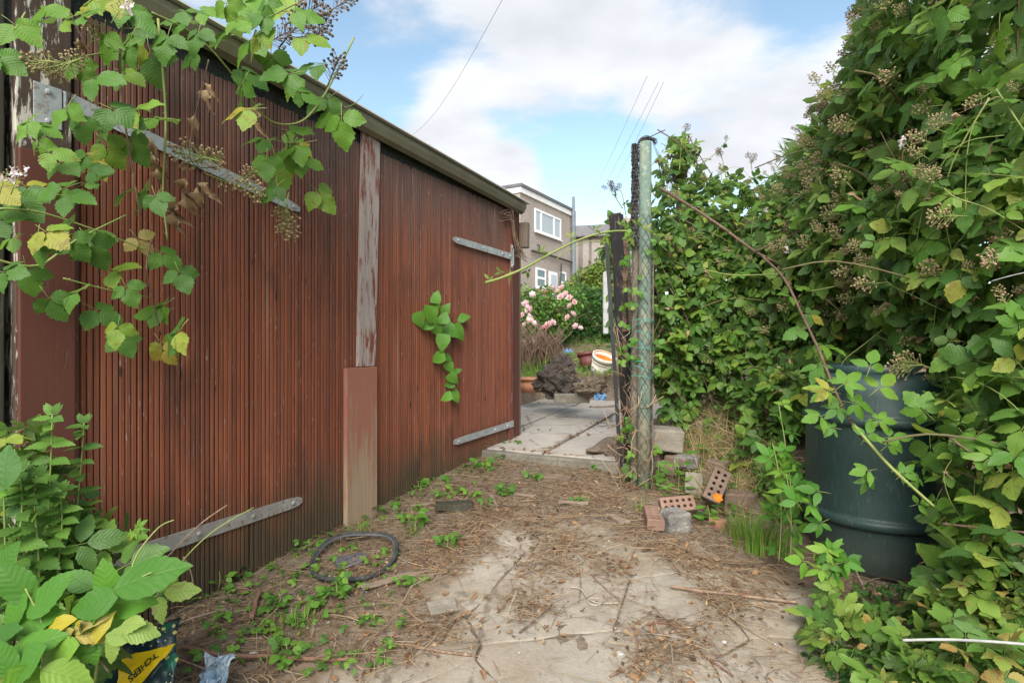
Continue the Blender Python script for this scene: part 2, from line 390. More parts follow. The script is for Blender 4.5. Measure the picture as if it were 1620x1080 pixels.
# ---- walls, ground
def soil():
    b = NB('soil'); v = b.world()
    n = b.noise(v, 2.2, 8, .6); f = b.noise(v, 30, 6, .65); g = b.noise(v, 160, 3, .6)
    col = b.ramp(f, [(.25, (.075, .055, .04)), (.5, (.165, .125, .09)), (.72, (.27, .21, .155))])
    col = b.mix(b.ramp(n, [(.45, 0.0), (.7, .45)]), col, (.27, .215, .16))
    col = b.mix(b.ramp(g, [(.62, 0.0), (.75, .5)]), col, (.36, .29, .21))
    h = b.math('ADD', b.math('MULTIPLY', f, 1.0), b.math('MULTIPLY', g, .4))
    return b.done(col, .95, b.bump(h, .8, .02), 0, .2)
M['soil'] = soil()
def concrete(name, c, dirt=(.16, .115, .075), dlo=.47, dhi=.62):
    b = NB(name); v = b.world()
    n = b.noise(v, 1.7, 9, .62); m = b.noise(v, 9, 6, .6); f = b.noise(v, 55, 5, .7); g = b.noise(v, 320, 2, .5)
    r = b.orand()
    col = b.mix(b.ramp(m, [(.3, 0.0), (.7, 1.0)]), tuple(x * .86 for x in c), tuple(min(1, x * 1.12) for x in c))
    col = b.mix(b.math('MULTIPLY', r, .35), col, tuple(x * .78 for x in c))
    col = b.mix(b.ramp(f, [(.60, 0.0), (.72, .6)]), col, (.20, .18, .155))
    col = b.mix(b.ramp(g, [(.58, 0.0), (.66, .6)]), col, (.42, .40, .36))
    col = b.mix(b.ramp(b.math('ADD', b.math('MULTIPLY', n, .75), b.math('MULTIPLY', f, .25)), [(dlo, 0.0), (dhi, .9)]), col, dirt)
    ed = b.n('ShaderNodeAttribute', attribute_name='rnd').outputs['Fac']
    em = b.math('ADD', b.math('MULTIPLY', ed, .9), b.math('MULTIPLY', b.math('ADD', m, b.math('MULTIPLY', n, .6)), .55))
    col = b.mix(b.ramp(em, [(.55, 0.0), (.95, .95)]), col, b.mix(f, (.12, .085, .058), (.27, .205, .145)))
    cr = b.voro(v, 1.1, 'DISTANCE_TO_EDGE'); crm = b.math('ADD', cr, b.math('MULTIPLY', b.math('SUBTRACT', m, .5), .09))
    col = b.mix(b.ramp(crm, [(0.0, .55), (.012, 0.0)]), col, (.10, .08, .06))
    h = b.math('ADD', b.math('ADD', b.math('MULTIPLY', m, .5), f), b.math('MULTIPLY', g, .35))
    return b.done(col, .92, b.bump(h, .55, .008), 0, .25)
M['concrete'] = concrete('old_concrete', (.335, .295, .24), (.22, .165, .11), .44, .64)
M['slab'] = concrete('paving_slab', (.39, .35, .305), (.24, .195, .145), .52, .74)
M['block'] = speckle('concrete_block', (.16, .14, .112), (.265, .235, .19), 7, .9, .5, .01, 90, (.16, .14, .11))
M['stone'] = speckle('grey_stone', (.11, .10, .095), (.20, .185, .165), 11, .9, .6, .015, 70, (.34, .32, .28))
M['brick'] = speckle('red_brick', (.185, .105, .075), (.26, .165, .125), 10, .9, .5, .006, 110, (.20, .12, .09))
M['brick_dark'] = speckle('dirty_brick', (.125, .082, .06), (.20, .14, .105), 10, .9, .5, .006, 110, (.12, .10, .08))
M['brick_red'] = speckle('orange_red_stone', (.28, .12, .08), (.34, .18, .125), 12, .9, .5, .006, 90)
M['terracotta'] = speckle('terracotta', (.42, .16, .08), (.50, .23, .13), 9, .8, .2, .004, 80, (.5, .34, .25))
M['darkpot'] = speckle('dark_red_plastic', (.09, .025, .022), (.13, .04, .03), 9, .5, .1, .003)
M['whitepot'] = speckle('dirty_white_plastic', (.62, .55, .47), (.70, .65, .58), 12, .6, .15, .004, 30, (.42, .34, .25))
M['orange_in'] = speckle('orange_plastic', (.72, .20, .03), (.80, .27, .05), 8, .5, .1, .003)
M['rootball'] = speckle('root_ball_soil', (.045, .036, .03), (.10, .08, .065), 22, .95, .9, .03, 90, (.17, .14, .11))
M['blueplastic'] = speckle('blue_plastic', (.12, .27, .52), (.22, .38, .60), 9, .4, .3, .01)
M['paleplastic'] = None
# ---- timber
def slat_mat(ref):
    b = NB('red_brown_slat'); v = b.coords('Object', ref)
    r = b.orand()
    rv = b.n('ShaderNodeCombineXYZ', {0: b.math('MULTIPLY', r, 37.0), 1: b.math('MULTIPLY', r, 11.0), 2: 0.0}).outputs[0]
    vv = b.n('ShaderNodeVectorMath', {0: v, 1: rv}, operation='ADD').outputs[0]
    def sc(vec, s): return b.n('ShaderNodeMapping', {'Vector': vec, 'Scale': s}).outputs[0]
    z = b.n('ShaderNodeSeparateXYZ', {0: v}).outputs[2]
    grain = b.noise(sc(vv, (90, 90, 2.2)), 1.0, 5, .65)
    streak = b.noise(sc(vv, (30, 30, .7)), 1.0, 4, .6)
    big = b.noise(sc(v, (1.5, 1.5, .9)), 1.0, 5, .6)
    col = b.mix(b.ramp(b.noise(sc(v, (2.2, 2.2, .8)), 1.0, 3), [(.3, 0.0), (.7, 1.0)]), (.225, .062, .028), (.305, .094, .044))
    col = b.mix(b.ramp(r, [(0, 0.0), (.5, .15), (.85, .5), (1, .75)]), col, (.12, .042, .028)); col = b.mix(b.ramp(b.math('FRACT', b.math('MULTIPLY', r, 7.3)), [(.72, 0.0), (1, .55)]), col, (.31, .105, .05))
    col = b.mix(b.ramp(grain, [(.45, 0.0), (.70, .7)]), col, (.065, .030, .022))
    # bare grey-brown weathering: strongest towards the top edge and in random streaks
    top = b.math('ADD', b.math('MULTIPLY', b.math('SUBTRACT', z, 1.55), .42), b.math('ADD', b.math('MULTIPLY', big, .7), b.math('MULTIPLY', streak, .5)))
    col = b.mix(b.ramp(top, [(.57, 0.0), (.94, .78)]), col, b.mix(grain, (.135, .085, .068), (.060, .045, .040)))
    col = b.mix(b.ramp(streak, [(.64, 0.0), (.72, .55)]), col, (.30, .22, .18))
    spots = b.noise(sc(vv, (120, 120, 16)), 1.0, 2)
    col = b.mix(b.ramp(spots, [(.68, 0.0), (.73, .7)]), col, (.36, .27, .22))
    knots = b.voro(sc(vv, (9, 9, 2.6)), 1.0); col = b.mix(b.ramp(knots, [(.05, .9), (.085, 0.0)]), col, (.025, .016, .013))
    # green-black damp staining near the ground
    low = b.math('ADD', b.math('MULTIPLY', b.math('SUBTRACT', .42, z), 1.35), b.math('MULTIPLY', b.noise(sc(v, (5, 5, 1.8)), 1.0, 5), .85))
    col = b.mix(b.ramp(low, [(.40, 0.0), (.92, .88)]), col, b.mix(streak, (.030, .026, .016), (.085, .075, .042)))
    blot = b.noise(sc(v, (3.1, 3.1, 1.3)), 1.3, 5, .6); col = b.mix(b.ramp(blot, [(.56, 0.0), (.74, .65)]), col, (.04, .026, .02))
    h = b.math('ADD', grain, b.math('MULTIPLY', spots, .5))
    return b.done(col, b.ramp(grain, [(.3, .5), (.8, .8)]), b.bump(h, .45, .003), 0, .35)
def flaking(name, paint, bare, lo, hi, sc=(26, 26, 5), second=None, bare2=None, grad=0.0, mid=0.0):
    b = NB(name); v = b.coords('Object', None, sc)
    n = b.noise(v, 1.0, 7, .68, .3); g = b.noise(b.coords('Object', None, (70, 70, 2.0)), 1.0, 5, .65)
    big = b.noise(b.coords('Object', None, (3, 3, 1.2)), 1.0, 3)
    wood = b.mix(g, bare, bare2 or tuple(x * .45 for x in bare))
    val = b.math('ADD', b.math('MULTIPLY', n, .7), b.math('MULTIPLY', big, .3))
    if grad:
        z = b.n('ShaderNodeSeparateXYZ', {0: b.coords('Object')}).outputs[2]; val = b.math('SUBTRACT', val, b.math('MULTIPLY', b.math('SUBTRACT', z, mid), grad))
    mask = b.ramp(val, [(lo, 1.0), (hi, 0.0)])
    p = paint
    if second is not None: p = b.mix(b.ramp(b.noise(v, 2.3, 6, .7), [(.50, 0.0), (.56, 1.0)]), paint, second)
    col = b.mix(mask, wood, p)
    h = b.math('ADD', b.math('MULTIPLY', mask, .8), b.math('MULTIPLY', g, .5))
    return b.done(col, .75, b.bump(h, .6, .003), 0, .3)
M['post_flaking'] = flaking('flaking_cream_paint', (.50, .47, .40), (.095, .062, .045), .455, .485, (34, 34, 6))
M['batten_upper'] = flaking('flaking_red_over_white', (.20, .058, .035), (.50, .43, .39), .44, .50, (30, 30, 5), None, (.20, .14, .12))
M['batten_lower'] = flaking('faded_red_board', (.30, .12, .08), (.42, .30, .205), .44, .58, (22, 22, 2.2), None, (.22, .15, .095), .32, .52)
M['brown_board'] = flaking('brown_painted_board', (.105, .036, .024), (.16, .075, .055), .62, .70, (30, 30, 5))
M['edge_stile'] = flaking('worn_red_stile', (.16, .05, .032), (.34, .26, .21), .50, .56, (34, 34, 4), None, (.15, .10, .08))
M['grey_wood'] = flaking('bare_grey_wood', (.17, .13, .10), (.24, .19, .15), .4, .6, (50, 50, 3), None, (.09, .07, .055))
M['black_wood'] = flaking('black_tarred_wood', (.016, .015, .016), (.17, .115, .085), .53, .60, (38, 9, 38))
M['mossy_wood'] = flaking('dark_mossy_wood', (.045, .042, .028), (.11, .10, .07), .5, .6, (40, 40, 5), None, (.02, .018, .015))
M['plank_wood'] = flaking('grey_driftwood', (.22, .165, .12), (.32, .26, .20), .45, .6, (40, 40, 40), None, (.14, .10, .08))
M['header'] = speckle('eave_shade_header', (.018, .020, .019), (.035, .038, .035), 14, .9, .4, .006, 70, (.07, .075, .066))  # grey-green board blackened: shade under the eave is put into the colour
M['groove'] = speckle('dark_groove', (.022, .012, .010), (.04, .018, .013), 10, .9)
M['galv'] = speckle('galvanised_steel', (.34, .36, .36), (.46, .48, .48), 16, .5, .25, .003, 45, (.26, .20, .16), 'obj', .35, .5)
M['galv_old'] = speckle('rusty_strap', (.27, .245, .22), (.36, .34, .31), 16, .65, .4, .003, 40, (.20, .11, .07), 'obj', .25, .4)
M['rust'] = speckle('rust', (.14, .07, .048), (.22, .12, .08), 30, .85, .5, .003)
M['olive'] = speckle('olive_eaves_trim', (.150, .135, .085), (.205, .185, .125), 5, .6, .15, .003, 40)
M['roof_sheen'] = speckle('sheen_roof_sheet', (.55, .54, .50), (.68, .67, .63), 7, .6, .1, .003)  # near-white: sky sheen along the eave edge is put into the sheet colour
M['garage_wall'] = speckle('garage_wall', (.30, .27, .23), (.38, .35, .30), 5, .9, .3, .01)
# ---- house
M['pebbledash'] = speckle('pebbledash', (.33, .28, .24), (.40, .34, .295), .5, .95, 1.0, .04, 11, (.23, .195, .17))
M['pebbledash_grey'] = speckle('grey_render', (.27, .235, .21), (.34, .30, .27), .4, .95, .6, .03, 9, (.22, .19, .17))
M['upvc'] = speckle('white_plastic', (.78, .79, .80), (.84, .85, .86), 3, .4, .0)
M['fascia_white'] = speckle('white_fascia', (.72, .70, .70), (.80, .79, .79), 2, .5, .0)
M['dark_trim'] = speckle('dark_grey_trim', (.10, .10, .11), (.15, .15, .16), 3, .6)
M['pipe_grey'] = speckle('grey_pipe', (.13, .15, .17), (.18, .20, .23), 3, .45)
M['pipe_black'] = speckle('black_pipe', (.03, .03, .032), (.05, .05, .055), 3, .5)
M['slate'] = speckle('slate', (.13, .12, .125), (.20, .185, .18), 3, .8, .3, .02)
M['stain'] = speckle('dark_stain', (.14, .12, .11), (.20, .175, .16), 1.5, .95)
def glass():
    b = NB('window_glass'); v = b.world()
    return b.done(b.mix(b.noise(v, .7, 2), (.30, .35, .37), (.44, .48, .50)), .08, None, 0, .6)
M['glass'] = glass()
M['glass_dark'] = NB('dark_glass').done((.10, .15, .15), .12, None, 0, .6)
# ---- barrel, bits
def barrel_mat():
    b = NB('dark_green_plastic'); v = b.coords('Object')
    n = b.noise(v, 6, 5, .6); f = b.noise(b.coords('Object', None, (9, 9, 2)), 9, 5, .7); sc = b.noise(b.coords('Object', None, (60, 60, 9)), 1.0, 4, .7)
    col = b.mix(b.ramp(n, [(.3, 0.0), (.7, 1.0)]), (.014, .036, .033), (.024, .050, .045))
    col = b.mix(b.ramp(f, [(.52, 0.0), (.72, .45)]), col, (.070, .080, .074))
    col = b.mix(b.ramp(sc, [(.63, 0.0), (.69, .5)]), col, (.14, .15, .14))
    z = b.n('ShaderNodeSeparateXYZ', {0: v}).outputs[2]
    col = b.mix(b.math('MULTIPLY', b.ramp(b.math('ADD', b.math('SUBTRACT', .25, z), b.math('MULTIPLY', n, .3)), [(.1, 0.0), (.4, 1.0)]), .45), col, (.085, .075, .058))
    return b.done(col, b.ramp(f, [(.3, .38), (.75, .62)]), b.bump(n, .06, .01), 0, .5)
M['barrel'] = barrel_mat()
M['barrel_in'] = NB('barrel_inside').done((.008, .012, .013), .6)
def green_post():
    b = NB('green_painted_post'); v = b.coords('Object', None, (14, 4, 14)); z = b.n('ShaderNodeSeparateXYZ', {0: b.coords('Object')}).outputs[2]
    n = b.noise(v, 1.0, 6, .65); f = b.noise(b.coords('Object'), 60, 4, .6)
    col = b.mix(b.ramp(n, [(.3, 0.0), (.7, 1.0)]), (.105, .155, .122), (.165, .215, .17))
    y = b.n('ShaderNodeSeparateXYZ', {0: b.coords('Object')}).outputs[1]
    rust = b.math('ADD', n, b.math('MULTIPLY', b.math('SUBTRACT', 1.5, y), .10))
    col = b.mix(b.ramp(rust, [(.52, 0.0), (.66, .8)]), col, b.mix(f, (.24, .19, .125), (.33, .28, .20)))
    li = b.noise(b.coords('Object'), 28, 5, .7); col = b.mix(b.ramp(li, [(.56, 0.0), (.62, .7)]), col, (.30, .31, .25)); col = b.mix(b.ramp(li, [(.36, .7), (.41, 0.0)]), col, (.07, .075, .055))
    return b.done(col, .8, b.bump(b.math('ADD', n, f), .6, .006), 0, .3)
M['green_post'] = green_post()
M['wire'] = speckle('old_wire', (.035, .055, .045), (.09, .11, .09), 30, .6, 0, .001, 60, None, 'world', .3)
M['wire_dark'] = speckle('tarred_wire', (.03, .03, .03), (.10, .09, .085), 30, .7, 0, .001, 60, None, 'world', .2)
M['twine'] = speckle('green_twine', (.02, .25, .20), (.04, .33, .26), 20, .7)
M['white_paint'] = speckle('white_painted_wood', (.30, .30, .29), (.42, .42, .41), 9, .7, .2, .003)
M['tyre'] = speckle('tyre_rubber', (.022, .024, .023), (.055, .058, .055), 16, .7, .4, .003, 60, (.09, .085, .075))
M['slate_bit'] = speckle('slate_fragment', (.075, .075, .085), (.12, .12, .13), 16, .7, .3, .004)
M['cord_white'] = speckle('white_cord', (.30, .25, .20), (.42, .36, .30), 40, .8)
M['cable_white'] = speckle('dirty_white_cable', (.27, .27, .25), (.40, .40, .38), 30, .6)
M['cable'] = NB('overhead_cable').done((.16, .17, .19), .7)
M['yellow_print'] = speckle('yellow_print', (.80, .52, .01), (.86, .58, .015), 4, .35, .1, .003)
M['ink'] = NB('black_print').done((.02, .02, .015), .5)
def bagmat():
    b = NB('dark_printed_plastic'); v = b.coords('Object')
    d = b.voro(v, 32, 'F1'); d2 = b.voro(b.coords('Object', None, (1, 1, 1), (3, 1, 2)), 58, 'F1')
    col = b.mix(b.ramp(b.noise(v, 11, 4), [(.5, 0.0), (.62, .8)]), (.012, .030, .034), (.02, .17, .10))
    col = b.mix(b.ramp(d, [(.20, 1.0), (.26, 0.0)]), col, (.62, .52, .13))
    col = b.mix(b.ramp(d2, [(.10, 1.0), (.16, 0.0)]), col, (.70, .66, .45))
    return b.done(col, .3, b.bump(b.noise(v, 22, 3), .3, .01), 0, .5)
M['bag'] = bagmat()
def palebag():
    b = NB('pale_blue_plastic'); v = b.coords('Object'); n = b.noise(v, 14, 5, .6)
    col = b.mix(b.ramp(n, [(.35, 0.0), (.65, 1.0)]), (.50, .56, .60), (.22, .36, .52))
    b.done(col, .25, b.bump(b.noise(v, 30, 3), .5, .01), 0, .5)
    tr = b.n('ShaderNodeBsdfTranslucent', {'Color': col}); mx = b.n('ShaderNodeMixShader', {0: .35})
    b.t.links.new(b.b.outputs[0], mx.inputs[1]); b.t.links.new(tr.outputs[0], mx.inputs[2]); b.t.links.new(mx.outputs[0], b.out.inputs[0]); return b.m
M['palebag'] = palebag()
# ------------------------------------------------------------------ ground
def axis(lo, hi, flo, fhi, fine, grow=1.25):
    a = list(np.arange(flo, fhi, fine)); s = fine; x = flo
    left = []
    while x > lo: s *= grow; x -= s; left.append(x)
    s = fine; x = a[-1]; right = []
    while x < hi: s *= grow; x += s; right.append(x)
    return np.array(left[::-1] + a + right)
gx = axis(-900, 900, -1.9, 3.0, .03); gy = np.concatenate([axis(-60, 6.4, 1.2, 6.37, .03)[:-1], np.arange(6.4, 11.5, .09), axis(11.5, 1500, 11.5, 11.7, .12)])
def ground_mesh():
    V = np.zeros((len(gy), len(gx), 3), np.float32)
    for j, y in enumerate(gy):
        for i, x in enumerate(gx):
            z = gz(x, y)
            if 1.2 < y < 6.5: z += noise.noise(Vector((x * 22, y * 22, 1))) * .005
            # the ground drops away under the paved path
            q = Vector((x, y, 0)) - PV; la, lb = q.dot(PA), q.dot(PB)
            if -.02 < la < 3.5 and -1.5 < lb < 1.4: z = min(z, zpave(y) - .07)
            V[j, i] = (x, y, z)
    n = len(gx); idx = np.arange(len(gy) * n).reshape(len(gy), n)
    a, b, c, d = idx[:-1, :-1].ravel(), idx[:-1, 1:].ravel(), idx[1:, 1:].ravel(), idx[1:, :-1].ravel()
    return T(V.reshape(-1, 3), np.concatenate([np.stack([a, b, c], 1), np.stack([a, c, d], 1)]))
PV = Vector((.27, 4.84, 0)); pa = math.radians(25)
PA = Vector((math.sin(pa), math.cos(pa), 0)); PB = Vector((math.cos(pa), -math.sin(pa), 0))
M['edge'] = speckle('mossy_concrete_edge', (.12, .105, .085), (.22, .195, .16), 8, .95, .6, .015, 60, (.10, .11, .06))
struct(link('ground', mesh('ground', ground_mesh(), M['soil'], True)))

# old broken concrete: irregular pieces clipped from a cell pattern
def clip(poly, p, n):
    out = []
    for i in range(len(poly)):
        a, b = poly[i], poly[(i + 1) % len(poly)]
        da, db = (a - p).dot(n), (b - p).dot(n)
        if da <= 0: out.append(a)
        if da * db < 0: out.append(a + (b - a) * (da / (da - db)))
    return out
concrete_root = bpy.data.objects.new('old_concrete_paving', None); COL.objects.link(concrete_root); struct(concrete_root)
outline = [gpt(*p).to_2d() for p in [(720, 862), (775, 826), (860, 815), (965, 815), (1015, 850), (1120, 890), (1310, 925), (1390, 1000), (1350, 1079), (1000, 1079), (800, 1079), (430, 1079), (520, 1020), (625, 950), (680, 910), (715, 885)]]
outline += []
lowmid = (outline[8] + outline[11]) / 2
for k in range(8, 12): outline[k] = outline[k] + Vector((outline[k].x * .22, -.42))
def inside(p, poly):
    c = False
    for i in range(len(poly)):
        a, b = poly[i], poly[i - 1]
        if (a.y > p.y) != (b.y > p.y) and p.x < (b.x - a.x) * (p.y - a.y) / (b.y - a.y) + a.x: c = not c
    return c
def edge_near(p):
    d = 9.0
    for i in range(len(outline)):
        a, b = outline[i - 1], outline[i]; ab = b - a; t = max(0, min(1, (p - a).dot(ab) / max(ab.length_squared, 1e-9))); d = min(d, (a + ab * t - p).length)
    return 1 - sstep(0.0, .24, d)
seeds = []
rs = random.Random(21)
while len(seeds) < 17:
    q = Vector((rs.uniform(-.75, 1.6), rs.uniform(1.55, 3.75)))
    if all((q - s).length > .40 for s in seeds): seeds.append(q)
for i, s0 in enumerate(seeds):
    poly = [s0 + Vector(v) for v in ((-.8, -.8), (.8, -.8), (.8, .8), (-.8, .8))]
    for j, s1 in enumerate(seeds):
        if j != i and len(poly) > 2: poly = clip(poly, (s0 + s1) / 2 - (s1 - s0).normalized() * .001, (s1 - s0))
    if len(poly) < 3: continue
    # walk the border in short steps with a ragged edge, keeping to the paved area
    bd = []
    for k in range(len(poly)):
        a, b = poly[k], poly[(k + 1) % len(poly)]; m = max(2, int((b - a).length / .045))
        for q in range(m):
            p = a + (b - a) * (q / m)
            nn = noise.noise(Vector((p.x * 9, p.y * 9, i))) * .014 + noise.noise(Vector((p.x * 30, p.y * 30, i))) * .006
            bd.append(p + (s0 - p).normalized() * (.003 + abs(nn) * .55))
    keep = [p for p in bd if inside(p, outline)]
    if len(keep) < len(bd) * .22: continue
    if len(keep) < len(bd):
        bd2 = []
        for p in bd:
            t = 0
            while not inside(p, outline) and t < 30: p = p + (s0 - p) * .06; t += 1
            bd2.append(p + Vector((rs.uniform(-.008, .008), rs.uniform(-.008, .008))))
        bd = bd2
    c = sum(bd, Vector((0, 0))) / len(bd); tilt = Vector((rs.uniform(-.006, .006), rs.uniform(-.006, .006))); h0 = rs.uniform(.004, .009)
    V = []; Fc = []; n = len(bd); ER = []
    rings = [(1.0, -.05), (1.0, -.004), (.985, 0.0), (.93, .001), (.8, .001), (.62, .002), (.4, .002), (.2, .001)]
    for f, dz in rings:
        for p in bd:
            q = c + (p - c) * f
            ER.append(edge_near(q)); V.append((q.x, q.y, gbase(q.x, q.y) + .001 + h0 + dz + tilt.dot(q - c) + noise.noise(Vector((q.x * 5, q.y * 5, 2))) * .006))
    V.append((c.x, c.y, gbase(c.x, c.y) + .001 + h0))
    for r in range(len(rings) - 1):
        for k in range(n):
            l = (k + 1) % n; Fc += [(r * n + k, r * n + l, (r + 1) * n + l), (r * n + k, (r + 1) * n + l, (r + 1) * n + k)]
    for k in range(n): Fc.append(((len(rings) - 1) * n + k, (len(rings) - 1) * n + (k + 1) % n, len(V) - 1))
    link('concrete_piece', mesh('concrete_piece', T(V, Fc, None, None, ER + [edge_near(c)]), M['concrete'], False), concrete_root)

# paved path behind the gate: slabs one by one, raised on a concrete edge
path = bpy.data.objects.new('paved_path', None); COL.objects.link(path); struct(path)
path.location = PV; path.rotation_euler = (0, 0, -pa)      # local x along PB, y along PA
rs = random.Random(5)
cols = [-1.36, -.69, 0.0, .66, 1.32]
for ci in range(4):
    r = -.02 if ci != 2 else -.02
    offs = [0.0, .13, -.02, .2][ci]
    y = -.02; first = True
    while y < 3.5:
        ln = (.95 if not first else .95 - offs); first = False
        x0, x1 = cols[ci] + .011, cols[ci + 1] - .011
        sx, sy = x1 - x0, min(ln, 3.62 - y) - .022
        t = rough_box(sx, sy, .05, 3, .006, .003, 7, rs.random() * 40)
        o = link('slab', mesh('slab', t, M['slab'], False), path)
        cxy = (PV + PB * (x0 + sx / 2) + PA * (y + sy / 2))
        o.location = ((x0 + x1) / 2, y + sy / 2, zpave(cxy.y) - .05 + rs.uniform(-.005, .005))
        o.rotation_euler = (math.atan(.03 * PA.y) + rs.uniform(-.006, .006), rs.uniform(-.006, .006), rs.uniform(-.006, .006)); y += ln
t = rough_box(2.72, .085, .22, 10, .012, .010, 7, 3)
o = link('path_edge', mesh('path_edge', t, M['edge']), path); o.location = (0, -.068, zpave(4.84) - .23)
t = box(-1.35, 1.35, .2, 3.6, -.2, 0)
o = link('path_bed', mesh('path_bed', t, M['soil']), path); o.location = (0, 0, zpave(4.84) - .045); o.rotation_euler = (math.atan(.03 * PA.y) * .9, 0, 0)

# ------------------------------------------------------------------ garage
G = thing('garage', 'timber garage with red brown grooved double doors and low sheet roof', 'garage', D0[:], math.radians(62))
def g_part(name, t, m, parent=None, smooth=False, label=None): return link(name, mesh(name, t, m, smooth), parent or G, None, label)
def door_gz(s): p = D(s, 0, .02); return gbase(p.x, p.y)
M['slat'] = slat_mat(G)
def slat_T(w, dep, ch):
    """upright slat, unit height, front towards -y"""
    pr = [(-w / 2, 0), (-w / 2, -dep + ch), (-w / 2 + ch, -dep), (w / 2 - ch, -dep), (w / 2, -dep + ch), (w / 2, 0)]
    V = [(x, y, z) for z in (0, 1) for x, y in pr]; n = len(pr); Fc = []
    for k in range(n - 1): Fc += [(k, k + 1, n + k + 1), (k, n + k + 1, n + k)]
    for k in range(1, n - 1): Fc += [(0, k + 1, k), (n, n + k, n + k + 1)]
    return T(V, Fc)
slat_meshes = [mesh('slat', slat_T(.0192 + d, .0090 + e, .0024), M['slat']) for d, e in ((-.0013, 0), (0, .0008), (.0006, -.0012), (.0012, .0004), (-.0004, -.0004))]
rs = random.Random(3)
def door(s0, s1, zt0, zt1, label, joint, pitch=.0238):
    """one leaf: backing sheet with its slats"""
    zb0, zb1 = door_gz(s0) - .06, door_gz(s1) - .06
    V = [(s0, 0, zb0), (s1, 0, zb1), (s1, 0, zt1 - .004), (s0, 0, zt0 - .004), (s0, .03, zb0), (s1, .03, zb1), (s1, .03, zt1 - .004), (s0, .03, zt0 - .004)]
    q = [(0, 1, 2, 3), (5, 4, 7, 6), (3, 2, 6, 7), (1, 0, 4, 5), (0, 3, 7, 4), (2, 1, 5, 6)]
    d = g_part('garage_door', T(V, [t for a, b, c, e in q for t in ((a, b, c), (a, c, e))]), M['groove'], None, False, label)
    x = s0 + pitch * .5
    while x < s1 - pitch * .3:
        f = (x - s0) / (s1 - s0); zb = zb0 + (zb1 - zb0) * f; zt = zt0 + (zt1 - zt0) * f + rs.uniform(-.003, .004)
        if rs.random() < .03: zt -= rs.uniform(.008, .03)
        if -.42 < x < -.28: zt -= .012
        o = link('slat', rs.choice(slat_meshes), d); o.location = (x + rs.uniform(-.0008, .0008), -.0005 + rs.uniform(0, .0012), zb); o.scale = (rs.uniform(.94, 1.02), 1, zt - zb)
        o.rotation_euler = (0, rs.uniform(-.0006, .0006), 0)
        x += pitch + (.007 if abs(x - joint) < pitch / 2 else 0.0)
    return d
dl = door(-1.785, -.155, 2.40, 2.365, 'wide garage door hung with bramble, two rusty straps', -1.02)
dr = door(-.11, 1.80, 2.358, 2.352, 'garage door with bindweed and two galvanised straps', .86)
# posts, stiles, battens
g_part('post', box(-1.975, -1.80, -.030, .10, -.5, 2.62, .006), M['post_flaking'], label='post with flaking cream paint over dark wood')
g_part('stile', box(-1.972, -1.797, -.052, -.033, -.4, 1.80, .004), M['brown_board'], label='smooth brown painted board below the flaking post')
t = cat([box(-.234, -.070, -.034, -.012, .94, 2.42, .003)])
V = t.V; V[:, 0] += (V[:, 2] - 1.0) * .030
sel = V[:, 2] > 2.3; V[sel, 2] += -(V[sel, 0] + .10) * .35 + .02
g_part('cover_batten', T(V, t.F), M['batten_upper'], label='narrow upper batten with red paint peeling to white')
g_part('cover_batten', box(-.351, -.078, -.052, -.020, -.14, .936, .004), M['batten_lower'], label='wide lower board worn to bare wood')
g_part('meeting_stile', box(-.175, -.01, .006, .06, -.12, 2.37), M['groove'])
g_part('stile', box(1.805, 1.865, -.028, .03, -.05, 2.37, .004), M['edge_stile'])
g_part('post', box(1.872, 2.03, -.012, .12, -.1, 2.36, .006), M['brown_board'])
g_part('post', box(2.033, 2.075, -.004, .10, -.1, 2.02, .006), M['grey_wood'])
g_part('end_block', rough_box(.06, .09, .25, 3, .006, .004, 9, 4).x(np.eye(3), (2.06, -.05, 2.02)), M['grey_wood'])
# header board, eave, roof, walls
def roof_z(s): return 2.515 - .042 * s
def bar(s0, s1, sec, zf):
    """sweep a closed (offset, dz) section along the door direction; offset towards the viewer"""
    V = []; n = len(sec)
    for s in (s0, s1): V += [(s, -o, zf(s) + dz) for o, dz in sec]
    Fc = []
    for k in range(n): l = (k + 1) % n; Fc += [(k, l, n + l), (k, n + l, n + k)]
    for k in range(1, n - 1): Fc += [(0, k + 1, k), (n, n + k, n + k + 1)]
    return T(V, Fc)
g_part('header_board', bar(-2.3, 1.90, [(-.012, -.36), (-.004, -.36), (-.004, -.02), (-.012, -.02)], roof_z), M['header'])
rec = g_part('eave_trim', bar(-2.6, 1.99, [(.075, -.004), (.108, -.008), (.104, -.040), (.085, -.080), (.050, -.098), (.046, -.090), (.075, -.070), (.088, -.036)], roof_z), M['olive'], smooth=False)
g_part('eave_board', bar(-2.6, 1.97, [(-.02, -.03), (.074, -.03), (.074, -.012), (-.02, -.012)], roof_z), M['header'])
# corrugated roof sheet running back from the eave
def roof():
    V = []; Fc = []; ns = 220
    ss = np.linspace(-2.65, 2.03, ns); dep = [-.135, .8, 2.0, 3.6]
    for d in dep:
        for s in ss: V.append((s, d, roof_z(s) + .004 + .014 * math.cos(s * 2 * math.pi / .13) * 0 + (d + .13) * .05))
    for r in range(len(dep) - 1):
        for k in range(ns - 1): a = r * ns + k; Fc += [(a, a + 1, a + ns + 1), (a, a + ns + 1, a + ns)]
    m = len(V); V2 = [(x, y, z + .008) for x, y, z in V]
    Fc2 = [(a + m, b + m, c + m) for a, b, c in Fc]; Fr = [(a, c, b) for a, b, c in Fc]
    rim = []
    for k in range(ns - 1): rim += [(k, k + 1, m + k + 1), (k, m + k + 1, m + k)]
    for r in range(len(dep) - 1): a = r * ns + ns - 1; rim += [(a, a + ns, m + a + ns), (a, m + a + ns, m + a)]
    return T(V + V2, Fc2 + Fr + rim)
g_part('roof', roof(), M['roof_sheen'])
g_part('side_wall', box(1.94, 2.02, .125, 3.5, -.2, 2.36), M['garage_wall'])
